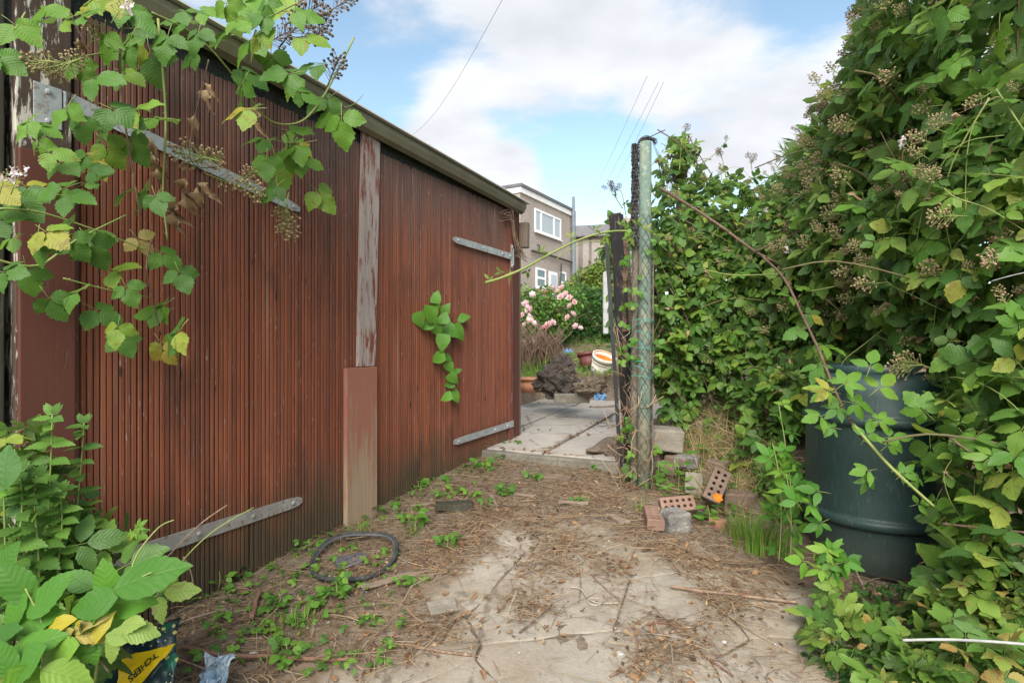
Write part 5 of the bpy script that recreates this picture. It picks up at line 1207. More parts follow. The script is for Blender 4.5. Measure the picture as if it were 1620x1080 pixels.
# conifer in the hedge line
def conifer():
    t = thing('conifer_tree', 'feathery dark conifer between the two bramble masses', 'tree', (P(1310, 540, 5.3).x, 5.3, .5))
    g = np.random.default_rng(81); base = np.array(P(1318, 300, 5.35)); pos = []; Ys = []
    cane(t, [Vector((base[0], base[1], .4)), Vector(base.tolist()), Vector((base[0] - .05, base[1], base[2] + .55))], .05, .01, M['cane_brown'], 'trunk')
    ts = []
    for k in range(150):
        h = g.uniform(-.5, .55); a = g.uniform(0, 6.28); L = (.62 - h * .55) * g.uniform(.7, 1.1); d = unit(np.array([math.cos(a), math.sin(a), .35 + h * .5]))
        p0 = np.array([base[0], base[1], base[2] + h]); tip = p0 + d * L - UPV * .12
        ts.append(tube([p0, p0 + d * L * .6, tip], [.006, .004, .002], 3).x(np.eye(3), (0, 0, 0), 1))
        for q in range(26):
            f = g.uniform(.25, 1); p = p0 + (tip - p0) * f; pos.append(p); Ys.append(unit(d + g.normal(size=3) * .55 - UPV * .3))
    pos = np.array(pos); Ys = np.array(Ys); A = frames(Ys, unit(g.normal(size=pos.shape)))
    lf = leaflet(.14, .016, 2, 0, .3, 0); ts.append(inst(lf, A * g.uniform(.6, 1.3, len(pos))[:, None, None], pos, g.random(len(pos))))
    wchild('crown', mesh('crown', cat(ts), [M['conifer'], M['cane_brown']]), t, 'stuff')
conifer()
M['bark'] = speckle('peeling_bark', (.085, .055, .040), (.20, .135, .095), 24, .95, .9, .02, 70, (.03, .025, .022))
# ------------------------------------------------------------------ barrel
bc = Vector((1.98, 3.10, 0)); bc.z = gbase(bc.x, bc.y) - .03
ba = thing('plastic_barrel', 'open dark green plastic barrel standing under the bramble', 'barrel', bc[:], .4)
R = .338
prof = [(0.0, 0.0), (.27, 0.0), (.290, .010), (.302, .035), (.312, .12), (.320, .235), (.322, .248), (.346, .256), (.352, .266), (.353, .284), (.348, .296), (.334, .302), (.332, .312), (.338, .45), (.340, .58), (.337, .735), (.336, .748), (.350, .756), (.356, .766), (.356, .784), (.350, .796), (.332, .802), (.329, .812), (.325, .90), (.319, .955), (.306, .985), (.283, 1.002), (.258, 1.008)]
def barrel_prof(p): return [(r, z * 1.025) for r, z in p]
link('body', mesh('body', lathe(barrel_prof(prof), 64), M['barrel'], True), ba)
link('rim', mesh('rim', lathe([(.256, 1.030), (.262, 1.040), (.262, 1.070), (.256, 1.076), (.248, 1.074), (.244, 1.06), (.244, 1.02)], 64), M['barrel'], True), ba)
link('inside', mesh('inside', lathe([(.243, 1.06), (.246, 1.0), (.295, .93), (.305, .8), (.285, .2), (0, .05)], 48), M['barrel_in'], True), ba)

# ------------------------------------------------------------------ gate posts, chain link
bp0, bp1 = gpt(1000, 748), P(975, 338, 4.32)
cp = thing('gate_post', 'charred black leaning gate post with dark angle iron on its edge', 'post', bp0[:])
ax = (bp1 - bp0); Lp = ax.length; A = frames(np.array([ax / Lp]), np.array([[-.25, -1, 0]]))[0]
def beam(sx, sy, L, amp, seed, cuts=14):
    bm = bmesh.new(); bmesh.ops.create_cube(bm, size=1)
    for v in bm.verts: v.co = Vector((v.co.x * sx, (v.co.y + .5) * L, v.co.z * sy))
    bmesh.ops.bevel(bm, geom=bm.edges[:], offset=min(sx, sy) * .12, segments=2, affect='EDGES')
    bmesh.ops.subdivide_edges(bm, edges=[e for e in bm.edges if abs(e.verts[0].co.y - e.verts[1].co.y) > L * .5], cuts=cuts)
    for v in bm.verts:
        p = Vector((v.co.x * 14, v.co.y * 4, v.co.z * 14 + seed)); v.co.x += noise.noise(p) * amp; v.co.z += noise.noise(p + Vector((3, 3, 3))) * amp
    return frombm(bm)
def stand(name, t, m, parent, A, base, smooth=False, label=None):
    o = link(name, mesh(name, t, m, smooth), parent, None, label); o.matrix_local = mat4(A, Vector(base) - Vector(parent.location)); return o
SW = np.array([[1, 0, 0], [0, 1, 0], [0, 0, 1.0]])
stand('timber', beam(.105, .11, Lp + .1, .007, 1), M['black_wood'], cp, A, bp0 - ax / Lp * .1)
stand('angle_iron', cat([box(-.068, -.058, -.05, Lp * .90, -.03, .05), box(-.0675, -.038, -.05, Lp * .90, .0505, .056)]), M['pipe_black'], cp, A, bp0 + Vector((-.03, 0, 0)))
ts = []
rs = random.Random(12)
for k in range(7):   # bark-like flakes on its right side
    y = rs.uniform(.2, .95) * Lp; w, h = rs.uniform(.02, .045), rs.uniform(.06, .2); t = rough_box(w, .008, h, 4, .003, .016, 16, k)
    stand('bark_flake', t.x(np.array([[1, 0, 0], [0, 0, 1], [0, 1, 0]]), (rs.uniform(.01, .045), y, .058)), M['bark'], cp, A, bp0)
stand('bark', beam(.042, .03, Lp * .86, .014, 9, 30), M['bark'], cp, A, bp0 + Vector((.042, -.052, .12)))
gp0 = gpt(1018, 772); gp1 = P(1021, 226, 4.22)
gp = thing('fence_post', 'tall faded green fence post wrapped in chain link and green twine', 'post', gp0[:])
ax2 = gp1 - gp0; L2 = ax2.length; A2 = frames(np.array([ax2 / L2]), np.array([[-.2, -1, 0]]))[0]
stand('tube', tube([(0, -.15, 0), (0, L2 * .35, 0), (0, L2 * .7, .002), (0, L2, 0)], [.052, .050, .046, .045], 20), M['green_post'], gp, A2, gp0, True)
stand('stake', beam(.05, .07, L2 * .78, .006, 5), M['plank_wood'], gp, A2, gp0 + Vector((-.055, .07, -.05)), label='brown wooden stake lashed behind the tube')
stand('rail_strip', box(-.012, .012, 0, L2 * .62, -.02, .02), M['grey_wood'], gp, A2, gp0 + Vector((.068, .05, .1)))
# chain link: zigzag wires wrapped loosely round the post
def chain(h0, h1, a0, a1, rad, cell, seed):
    g = random.Random(seed); ts = []; nz = int((h1 - h0) / cell); na = max(2, int(abs(a1 - a0) * rad / cell))
    for k in range(na + 1):
        for sg in (1, -1):
            pts = []
            for j in range(nz + 1):
                a = a0 + (a1 - a0) * (k + (.5 if j % 2 else 0) * sg) / na
                rr = rad + .012 * noise.noise(Vector((a * 2, j * .35, seed))) + .002 * sg
                pts.append((rr * math.sin(a), h0 + j * cell, rr * math.cos(a)))
            ts.append(tube(pts, .0021, 3, cap=False))
    return cat(ts)
stand('chain_link', chain(.02, L2 * .80, -2.2, 2.2, .075, .042, 3), M['wire'], gp, A2, gp0 + Vector((-.015, .02, 0)))
# bunched mesh hanging from the top on the left, folded over the post
ts = []; rs = random.Random(8)
for k in range(64):
    x0 = rs.uniform(-.095, -.052); pts = []
    for j in range(26):
        f = j / 25; y = L2 * (1.0 - .30 * f) - .01
        pts.append((x0 + .010 * math.sin(j * 1.9 + k) + .006 * rs.uniform(-1, 1), y, .012 + .018 * math.cos(j * 1.7 + k * 2) + .01 * rs.uniform(-1, 1)))
    ts.append(tube(pts, .0022, 3, cap=False))
for k in range(22):
    z = rs.uniform(-.03, .04); e = rs.uniform(.05, .09)
    ts.append(tube(spline([(-.065, L2 - .06, z), (-.05, L2 + .005, z), (0, L2 + .022 + rs.uniform(0, .02), z), (.05, L2 + .02, z), (e, L2 - .005 + rs.uniform(-.02, .03), z)], 3), .0024, 3))
stand('mesh_roll', cat(ts), M['wire_dark'], gp, A2, gp0)
ts = []
for k in range(14): x = .055 + .012 * k; ts.append(tube(spline([(x, L2 - .02 - .018 * k, .02), (x + .03, L2 - .12 - .03 * k, .03), (x + .03 + rs.uniform(-.02, .03), L2 - .22 - .04 * k, .0)], 3), .0013, 3))
ts.append(tube([(0, L2 + .02, .02), (.09, L2 + .055, .03), (.14, L2 + .075, .03)], .004, 4))
stand('loose_wires', cat(ts), M['wire_dark'], gp, A2, gp0)
ts = []
for k, h in enumerate((1.18, 1.20, 1.06, 1.02, 1.00, .86, .84, .80)):
    pts = []; tl = rs.uniform(-.06, .06)
    for j in range(25): a = j / 24 * 6.283; rr = .079 + .004 * rs.uniform(0, 1); pts.append((rr * math.sin(a) - .015, h + tl * math.sin(a + k) + .02 * math.cos(a), rr * math.cos(a) + .02))
    ts.append(tube(pts, .0024, 4))
stand('twine', cat(ts), M['twine'], gp, A2, gp0 + Vector((0, .01, 0)))
def tagobj(name, t, m, label, category, loc, A=None, group=None, smooth=False):
    o = link(name, mesh(name, t, m, smooth)); tag(o, label, category, group)
    o.matrix_world = mat4(np.eye(3) if A is None else A, loc); return o
p = P(1004, 495, 4.75); tagobj('plank', beam(.045, .02, .62, .002, 4, 4), M['white_paint'], 'white painted plank upright behind the green fence post', 'plank', (p.x, p.y, p.z - .1), frames(np.array([[-.02, .05, 1.0]]), np.array([[0, -1.0, 0]]))[0])
p0, p1 = P(958, 500, 9.6), P(956, 430, 9.6); fp = tagobj('concrete_post', beam(.085, .085, (p1 - p0).length + .3, .004, 6, 6), M['white_paint'], 'pale upright post in front of the privet hedge', 'post', p0 - Vector((0, 0, .3)), frames(np.array([[0, 0, 1.0]]), np.array([[0, -1.0, 0]]))[0])

# ------------------------------------------------------------------ bricks, blocks and stones in the corner
def holed(nx, ny, sx=.215, sy=.102, sz=.065, rad=.0115):
    """perforated brick: face up +z, open holes through most of the depth"""
    V = []; Fc = []
    def add(ps): V.extend(ps); return list(range(len(V) - len(ps), len(V)))
    def quad(a, b, c, d): Fc.extend([(a, b, c), (a, c, d)])
    mx, my = .012, .012; cw, ch = (sx - 2 * mx) / nx, (sy - 2 * my) / ny
    for i in range(nx):
        for j in range(ny):
            x0, y0 = -sx / 2 + mx + i * cw, -sy / 2 + my + j * ch; cx, cy = x0 + cw / 2, y0 + ch / 2
            sq = add([(x0, y0, sz), (cx, y0, sz), (x0 + cw, y0, sz), (x0 + cw, cy, sz), (x0 + cw, y0 + ch, sz), (cx, y0 + ch, sz), (x0, y0 + ch, sz), (x0, cy, sz)])
            an = [(-135 + 45 * k) * math.pi / 180 for k in range(8)]
            tp = add([(cx + rad * math.cos(a), cy + rad * math.sin(a), sz - .001) for a in an]); bt = add([(cx + rad * .95 * math.cos(a), cy + rad * .95 * math.sin(a), .012) for a in an])
            for k in range(8):
                l = (k + 1) % 8; quad(sq[k], sq[l], tp[l], tp[k]); quad(tp[k], tp[l], bt[l], bt[k])
            for k in range(1, 7): Fc.append((bt[0], bt[k], bt[k + 1]))
    X, Y = sx / 2, sy / 2; x, y = X - mx, Y - my; c = .004
    o = add([(-X + c, -Y + c, sz), (X - c, -Y + c, sz), (X - c, Y - c, sz), (-X + c, Y - c, sz)]); i_ = add([(-x, -y, sz), (x, -y, sz), (x, y, sz), (-x, y, sz)])
    m = add([(-X, -Y, sz - c), (X, -Y, sz - c), (X, Y, sz - c), (-X, Y, sz - c)]); b = add([(-X, -Y, 0), (X, -Y, 0), (X, Y, 0), (-X, Y, 0)])
    for k in range(4):
        l = (k + 1) % 4; quad(o[k], o[l], i_[l], i_[k]); quad(m[k], m[l], o[l], o[k]); quad(b[k], b[l], m[l], m[k])
    quad(b[3], b[2], b[1], b[0]); return T(V, Fc)
def oriented(xdir, nrm):
    n = Vector(nrm).normalized(); x = Vector(xdir); x = (x - n * x.dot(n)).normalized(); y = n.cross(x); return np.array([[x[i], y[i], n[i]] for i in range(3)])
GB = 'bricks and blocks tumbled at the gate corner'
p = P(1073, 798, 3.60); tagobj('perforated_brick', holed(5, 2), M['brick'], 'red brick propped up with two rows of five holes facing out', 'brick', p - Vector((0, -.03, .03)), oriented((1, .12, -.05), (-.1, -.72, .68)), GB)
p = P(1136, 774, 3.62); tagobj('perforated_brick', holed(5, 2, .225, .11), M['brick_dark'], 'brown brick tilted steeply behind the orange flower', 'brick', p - Vector((0, -.05, 0)), oriented((.48, .2, .86), (-.1, -.86, .5)), GB)
p = gpt(1035, 842); tagobj('perforated_brick', holed(5, 2), M['brick'], 'red brick end on at the straw edge, holes facing up', 'brick', Vector((p.x + .02, p.y + .10, p.z + .025)), oriented((.12, 1, .05), (.02, -.12, 1)), GB)
def stone(px, py, sx, sy, sz, m, label, rotz=0, seed=0, dy=.1, dz=0, category='block', name='stone_block', amp=.006, bev=.012, tilt=(0, 0), group=GB, lumps=0.0):
    q = gpt(px, py); o = tagobj(name, rough_box(sx, sy, sz, 5, bev, amp, 11, seed, lumps), m, label, category, (0, 0, 0), None, group)
    o.location = (q.x, q.y + dy, q.z + dz - .015); o.rotation_euler = (tilt[0], tilt[1], rotz); return o
stone(1074, 846, .16, .14, .14, M['stone'], 'dark grey rough stone under the propped red brick', .3, 3, .08, 0, 'stone', 'rough_stone', .014, .02)
stone(1108, 800, .12, .10, .15, M['block'], 'pale concrete lump wedged behind the brown tilted brick', -.3, 4, .14, .05, 'block', 'concrete_block', .008, .012, (-.25, 0))
stone(1192, 822, .31, .14, .14, M['brick_dark'], 'long pinkish concrete block right of the orange flower', -.12, 5, .10, .02, 'block', 'concrete_block', .006)
stone(1140, 838, .10, .08, .07, M['brick_red'], 'orange red broken stone in front of the orange flower', .5, 6, .04, 0, 'stone', 'rough_stone', .014, .02)
p = P(1052, 712, 4.22); o = tagobj('stone_block', rough_box(.30, .20, .165, 5, .014, .007, 10, 8), M['block'], 'squared stone block on the dry bank beside the green fence post', 'block', (0, 0, 0)); o.location = (p.x, p.y + .1, p.z - .01); o.rotation_euler = (.03, .05, -.15)
rw = thing('rubble_wall', 'low crumbling rubble wall holding the bank under the squared stone block', 'wall', (1.05, 4.25, 0)); rs = random.Random(31)
for k in range(22):
    f = rs.random(); x = .98 + f * .55; y = 4.34 - f * .42; z = rs.choice([.02, .10, .17]); t = rough_box(rs.uniform(.12, .2), rs.uniform(.1, .15), rs.uniform(.06, .09), 3, .012, .01, 12, k)
    o = link('stone', mesh('stone', t, M['stone'] if k % 2 else M['brick_dark']), rw); o.location = Vector((x, y + .06, gbase(x, y - .2) + z)) - rw.location; o.rotation_euler = (rs.uniform(-.1, .1), rs.uniform(-.1, .1), -.65 + rs.uniform(-.3, .3))
q = gpt(882, 760); o = tagobj('loose_brick', rough_box(.21, .10, .065, 4, .012, .010, 11, 12), M['brick_dark'], 'loose worn brick lying flat in front of the path edge', 'brick', (q.x, q.y, q.z - .03), oriented((1, -.45, 0), (0.02, -.05, 1)))
# orange flower
q = P(1134, 789, 3.45); of = thing('orange_flower', 'single orange nasturtium flower among the broken bricks', 'flower', gpt(1134, 830)[:])
pm_ = mesh('petal', leaflet(.042, .036, 4, 0, -.2, .3, .6, .5), M['orange_petal'], True)
for k in range(6): A = rx(.9) @ rz(k * 1.047) @ rx(.5); place('petal', pm_, of, A, q, 1.0)
cane(of, [Vector(of.location), Vector(of.location).lerp(q, .5) + Vector((.01, 0, .01)), q], .002, .0015, M['cane_green'], 'stem')

# ------------------------------------------------------------------ garden junk beyond the gate
def pot(px, py, Y, r, h, m, label, lean=(0, 0, 0), m_in=None, group=None, category='pot', name='flower_pot', soil=True):
    p = gpt(px, py) - Vector((0, 0, .02)); t = thing(name, label, category, p[:], 0, group); t.rotation_euler = lean
    link('body', mesh('body', lathe([(0, 0), (r * .72, 0), (r * .93, h * .80), (r * .93, h * .80), (r * 1.02, h * .80), (r * 1.05, h), (r * .97, h), (r * .90, h * .80)], 28), m, True), t)
    link('inside', mesh('inside', lathe([(r * .965, h * .995), (r * .88, h * .7), (r * .70, h * .12 if not soil else h * .7), (0, h * .10 if not soil else h * .75)], 28), m_in or M['soil'], True), t); return t
pot(838, 618, 8.42, .17, .20, M['terracotta'], 'terracotta pot by the garage corner holding grass')
pot(933, 583, 9.25, .17, .28, M['darkpot'], 'dark red plastic pot behind the white bucket', (-.15, -.1, 0), None, None, 'pot', 'plastic_pot')
b = pot(946, 592, 9.0, .17, .34, M['whitepot'], 'white bucket with orange inside leaning in the garden', (.42, .25, 0), M['orange_in'], None, 'bucket', 'bucket', False)
link('band', mesh('band', lathe([(.150, .228), (.163, .230), (.166, .245), (.152, .247)], 28), M['whitepot'], True), b)
def heap(px, py, Y, rx_, ry_, rz_, m, label, seed, name='root_ball', category='root ball', amp=.45, fr=2.2):
    p = gpt(px, py) + Vector((0, .08, rz_ * .85)); o = link(name, mesh(name, lump(4, rx_, ry_, rz_, amp, fr, seed), m)); tag(o, label, category); o.location = p; return o
RB = gpt(884, 627) + Vector((0, .08, .19 * .85))
o = heap(884, 627, 8.45, .28, .22, .19, M['rootball'], 'large dark root ball tipped on its side above the kerb stone', 3); o.rotation_euler = (.1, .3, .2)
o = heap(890, 597, 9.0, .13, .12, .15, M['rootball'], 'smaller upright root ball behind the large one', 5)
heap(938, 626, 8.45, .18, .12, .10, M['soil'], 'low heap of soil and stones beside the large root ball', 7, 'soil_heap', 'soil heap')
hs_ = random.Random(3); ts = []
for k in range(130):
    a, b2 = hs_.uniform(0, 6.28), hs_.uniform(-.6, 1); d = Vector((math.cos(a) * math.cos(b2), math.sin(a) * math.cos(b2), math.sin(b2))); p = RB + Vector((d.x * .26, d.y * .21, d.z * .18))
    e = Vector((hs_.uniform(-1, 1), hs_.uniform(-1, 1), hs_.uniform(-1, 1))) * .07; ts.append(tube([p, p + e * .5 + d * .015, p + e], .004, 3, r=hs_.random()))
o = link('roots', mesh('roots', cat(ts), M['twig'])); o['kind'] = 'stuff'
stone(906, 639, .40, .14, .10, M['block'], 'pale kerb stone lying at the end of the paved path', .02, 13, .1, .02, 'kerb stone', 'kerb_stone', group=None)
stone(878, 634, .20, .14, .11, M['block'], 'square concrete piece left of the pale kerb stone', .1, 14, .15, .02, 'block', 'concrete_block', group=None)
def scrap(px, py, Y, sx, sy, m, label, name, category, seed, thick=.004):
    n = 14; V = []; Fc = []; p = gpt(px, py + 5) + Vector((0, 0, sy * .4)) if Y > 5 else P(px, py, Y)
    for j in range(n):
        for i in range(n):
            x, y = (i / (n - 1) - .5) * sx, (j / (n - 1) - .5) * sy; q = Vector((i * .33, j * .33, seed)); V.append((x * (1 + .2 * noise.noise(q)), .5 * y + .04 * noise.noise(q * 1.3), y * .75 + .05 * noise.noise(q + Vector((0, 9, 0)))))
    for j in range(n - 1):
        for i in range(n - 1): a = j * n + i; Fc += [(a, a + 1, a + n + 1), (a, a + n + 1, a + n)]
    o = link(name, mesh(name, T(V, Fc), m, False)); tag(o, label, category); o.location = p; mod = o.modifiers.new('solid', 'SOLIDIFY'); mod.thickness = thick; return o
scrap(899, 553, 9.95, .17, .08, M['blueplastic'], 'crumpled blue plastic under the rose bush', 'plastic_scrap', 'plastic', 2)
scrap(950, 627, 8.25, .12, .07, M['blueplastic'], 'crumpled blue plastic beside the soil heap', 'plastic_scrap', 'plastic', 5)
q = P(955, 646, 7.5); o = tagobj('timber_scrap', rough_box(.42, .07, .045, 5, .006, .01, 8, 9), M['plank_wood'], 'weathered timber lying along the far edge of the paved path', 'timber', (q.x, q.y, q.z - .01)); o.rotation_euler = (0, -.06, .12)
# soil bank inside the gate on the right
struct_b = link('spoil_bank', mesh('spoil_bank', lump(4, .26, .9, .16, .4, 1.6, 4).x(rz(-.55), (1.22, 5.35, .14)), M['soil'])); struct_b['kind'] = 'structure'

# ------------------------------------------------------------------ things lying on the ground
tp = gpt(562, 888); ty = thing('bicycle_tyre', 'old black bicycle tyre lying flat in dry litter by the raw board', 'tyre', (tp.x, tp.y, tp.z + .012)); pts = []; inn = []
for k in range(56):
    a = k / 56 * 6.283; rx_, ry_ = .210 * (1 + .03 * math.sin(2 * a + 1)), .250; x, y = rx_ * math.cos(a), ry_ * math.sin(a)
    z = gbase(tp.x + x, tp.y + y) - tp.z + .022 + .016 * math.sin(a) + .012 * math.sin(3 * a); pts.append((x, y, z)); inn.append((x * .955, y * .955, z - .004))
link('tread', mesh('tread', tube(pts, .0118, 10, True), M['tyre'], True), ty); link('bead', mesh('bead', tube(inn, .0062, 8, True), M['slate_bit'], True), ty)
q = gpt(556, 892); o = tagobj('slate_fragment', rough_box(.16, .13, .010, 4, .002, .004, 9, 3), M['slate_bit'], 'flat dark slate fragment inside the bicycle tyre', 'slate', (q.x, q.y, q.z + .012)); o.rotation_euler = (.06, 0, .45)
def stick(pts, r0, r1, m, label, seed, name='stick', category='stick', group='sticks strewn over the concrete', lift=None, fork=None):
    g = random.Random(seed); ps = []
    for x, y in pts: p = gpt(x, y); p.z += r0 * .9 + (lift or .012) + g.uniform(0, .008); ps.append(p)
    sp = spline(ps, 5); n = len(sp)
    for i, p in enumerate(sp): p += Vector((noise.noise(p * 9), noise.noise(p * 9 + Vector((4, 0, 0))), 0)) * r0 * 1.2
    ts = [tube(sp, [(r0 + (r1 - r0) * i / (n - 1)) * (1 + .15 * noise.noise(Vector((i * .7, seed, 0)))) for i in range(n)], 6)]
    for f in (fork or []):
        i = int(f * n); d = (sp[min(i + 1, n - 1)] - sp[i - 1]).normalized(); e = Vector((-d.y, d.x, .15)) * g.choice((-1, 1)); L = g.uniform(.05, .12)
        ts.append(tube([sp[i], sp[i] + (d * .6 + e * .6) * L * .5, sp[i] + (d * .9 + e * .5) * L], [r1, r1 * .8, r1 * .5], 4))
    o = link(name, mesh(name, cat(ts), m, True)); return tag(o, label, category, group)
stick([(1062, 934), (1110, 944), (1180, 952), (1262, 962)], .009, .006, M['twig'], 'long grey brown stick lying across the concrete toward the barrel', 1, fork=[.3, .6])
stick([(290, 1036), (350, 1046), (440, 1050), (565, 1052)], .011, .008, M['rust'], 'long reddish rotting stick near the crumpled bags', 2)
stick([(400, 985), (405, 962), (412, 942)], .012, .009, M['rust'], 'short reddish stick end standing out of the soil', 3)
stick([(618, 1028), (680, 1036), (745, 1044)], .008, .006, M['twig'], 'pale brown stick at the front of the concrete', 4, fork=[.5])
stick([(620, 1012), (660, 998), (715, 978)], .006, .004, M['cane_brown'], 'reddish stick slanting up from the front litter', 5, fork=[.4])
stick([(697, 1026), (712, 1000), (733, 976)], .005, .004, M['cane_brown'], 'short red brown stick crossing the front concrete', 6)
stick([(745, 1044), (775, 1050), (790, 1078)], .004, .003, M['twig'], 'bent thin stem curving out of the front edge', 7)
stick([(822, 1008), (850, 988), (872, 963)], .004, .003, M['cane_brown'], 'thin stem left of the white cord', 8)
stick([(850, 866), (838, 880), (810, 892)], .005, .004, M['straw'] if False else M['twig'], 'curved pale stem on the pale concrete near the middle', 9)
stick([(808, 924), (845, 910), (895, 890)], .005, .004, M['twig'], 'brown stem lying over the middle concrete joint', 10)
stick([(1008, 845), (1005, 875), (987, 912)], .005, .004, M['twig'], 'curved stem dropping from the brick end', 11)
stick([(915, 892), (918, 930), (916, 962)], .003, .002, M['twig'], 'thin straight stem pointing at the white cord', 12)
stick([(916, 892), (945, 925), (985, 960)], .003, .002, M['twig'], 'thin forked stem above the white cord', 13)
stick([(1032, 992), (1068, 1000), (1112, 1046), (1160, 1082)], .006, .004, M['rust'], 'reddish branched stem at the front right concrete', 14, fork=[.2, .45, .7])
stick([(1060, 1010), (1090, 1000), (1115, 992)], .007, .006, M['twig'], 'stubby orange brown stick on the front right concrete', 15)
stick([(965, 1078), (1005, 1056), (1060, 1015)], .004, .003, M['twig'], 'thin stem reaching from the front edge to the stubby stick', 16)
stick([(990, 1078), (1010, 1040), (1005, 1005)], .004, .003, M['twig'], 'short upright looking stem at the front edge', 17)
stick([(1100, 940), (1180, 1000), (1290, 1060)], .003, .002, M['straw'], 'long straw stem running to the ivy', 18)
stick([(545, 905), (600, 880), (665, 840)], .003, .002, M['twig'], 'long thin stem lying over the bicycle tyre', 19)
stick([(475, 875), (520, 852), (548, 838)], .004, .003, M['twig'], 'thin stem along the foot of the wide door', 20)
stick([(270, 1000), (310, 985), (345, 975)], .007, .005, M['plank_wood'], 'curled grey root at the foot of the wide door', 21)
def chip(px, py, sx, sy, sz, rot, m, label, seed, name='wood_splinter', category='wood', tilt=(0, 0), dz=.004):
    q = gpt(px, py); o = tagobj(name, rough_box(sx, sy, sz, 5, min(.004, sz * .3), min(.011, sz * .5), 13, seed), m, label, category, (q.x, q.y, q.z + dz), None, 'wood scraps on the ground'); o.rotation_euler = (tilt[0], tilt[1], rot); return o
chip(718, 806, .24, .11, .045, .1, M['mossy_wood'], 'rotten dark board half sunk in the straw near the door', 1)
chip(782, 800, .03, .20, .018, .35, M['grey_wood'], 'leaning grey splinter standing in the straw', 2, tilt=(.3, .1))
chip(828, 786, .17, .022, .015, -.5, M['plank_wood'], 'short grey splinter lying right of the leaning one', 3)
chip(907, 799, .20, .035, .020, -.12, M['plank_wood'], 'long pale splinter in the straw before the path', 4)
chip(668, 800, .16, .02, .015, .5, M['plank_wood'], 'thin splinter in the straw beside the narrow door', 5)
chip(640, 915, .45, .05, .012, .62, M['plank_wood'], 'long grey plank strip right of the bicycle tyre', 6)
chip(980, 826, .06, .14, .02, .5, M['plank_wood'], 'grey timber offcut left of the end on brick', 7, tilt=(.1, 0))
chip(700, 968, .13, .10, .016, .35, M['block'], 'loose flake of concrete propped at the litter edge', 8, 'concrete_flake', 'concrete', (.12, 0), .015)
chip(1002, 913, .035, .025, .012, .3, M['slate_bit'], 'small dark blue stone chip on the concrete', 9, 'stone_chip', 'stone'); chip(985, 900, .05, .02, .012, .1, M['slate_bit'], 'flat grey stone chip left of the blue one', 10, 'stone_chip', 'stone'); chip(877, 910, .03, .03, .02, .3, M['slate_bit'], 'dark lump lying in the middle concrete joint', 11, 'stone_chip', 'stone')
q = gpt(981, 1038); o = tagobj('pebble', lump(2, .018, .013, .010, .2, 2, 3), M['white_paint'], 'single white pebble on the front concrete', 'pebble', (q.x, q.y, q.z + .01))
# white cord with a loop
pts = [gpt(x, y) for x, y in [(902, 936), (918, 938), (928, 950), (935, 958), (950, 961), (978, 960)]]; q = gpt(941, 967)
for p in pts: p.z += .02
ring = [Vector((q.x +   .030 * math.cos(a), q.y + .036 * math.sin(a), gbase(q.x, q.y) + .04)) for a in np.linspace(0, 6.283, 25)]
co = link('cord', mesh('cord', cat([tube(spline(pts, 6), .0028, 6), tube(ring, .0028, 6)]), M['cord_white'], True)); tag(co, 'short white cord with a loop lying on the concrete', 'cord')
# white cable end across the low bramble
co = link('stiff_cable', mesh('stiff_cable', tube(spline([P(1428, 1012, 1.75), P(1500, 1011, 1.72), P(1580, 1015, 1.66), P(1660, 1022, 1.6)], 6), .0042, 8), M['cable_white'], True)); tag(co, 'stiff white cable poking over the low yellowing bramble', 'cable')
co = link('thin_cable', mesh('thin_cable', tube(spline([P(1568, 445, 2.0), P(1600, 436, 1.95), P(1650, 425, 1.9)], 6), .0018, 6), M['cable_white'], True)); tag(co, 'thin pale stalk end among the bramble leaves above the barrel', 'cable')
# printed packaging and pale plastic bag at the front left
bp = P(235, 1035, 1.98); bag = thing('plastic_packaging', 'crumpled dark packaging with yellow printed panel under the broad leaves', 'packaging', bp[:])
bx = Vector((1, 0, 0)); bu = Vector((-.0, .62, .78)); bn = bx.cross(bu); k_ = 1.98 / F
def bagp(px, py, h=0.0):
    a, b2 = (px - 235), (1035 - py); q = Vector((px * .045, py * .045, 0)); w = .012 * noise.noise(q) + .008 * noise.noise(q * 2.3)
    return bx * a * k_ + bu * b2 * k_ * 1.02 + bn * (h + w)
def sheet(poly_fn, n, m, h, thick, name, parent):
    V = []; Fc = []
    for j in range(n + 1):
        for i in range(n + 1): px, py = poly_fn(i / n, j / n); e = min(i, j, n - i, n - j) / n; V.append(bagp(px, py, h + thick * min(1, e * 4) ** .6)[:])
    for j in range(n):
        for i in range(n): a = j * (n + 1) + i; Fc += [(a, a + 1, a + n + 2), (a, a + n + 2, a + n + 1)]
    o = link(name, mesh(name, T(V, Fc), m, True), parent); return o
def bil(a, b, c, d): return lambda u, v: tuple((1 - u) * (1 - v) * a[i] + u * (1 - v) * b[i] + u * v * c[i] + (1 - u) * v * d[i] for i in range(2))
o = sheet(bil((172, 1012), (262, 980), (300, 1120), (130, 1120)), 20, M['bag'], -.004, .03, 'wrapper', bag); o.modifiers.new('solid', 'SOLIDIFY').thickness = -.012
yp = sheet(bil((203, 1040), (281, 1022), (228, 1110), (214, 1100)), 14, M['yellow_print'], .034, .0, 'yellow_panel', bag)
o = sheet(bil((283, 1034), (292, 1040), (300, 1100), (243, 1098)), 10, M['bag'], .040, .0, 'folded_flap', bag); o.modifiers.new('solid', 'SOLIDIFY').thickness = -.004
fc = bpy.data.curves.new('print', 'FONT'); fc.body = 'TCHERS'; fc.size = .040; fc.space_character = .95; fc.offset = .0008
fo = bpy.data.objects.new('print', fc); COL.objects.link(fo); dg = bpy.context.evaluated_depsgraph_get(); me = bpy.data.meshes.new_from_object(fo.evaluated_get(dg)); bpy.data.objects.remove(fo)
me.materials.clear(); me.materials.append(M['ink'])
wtxt = max(v.co.x for v in me.vertices)
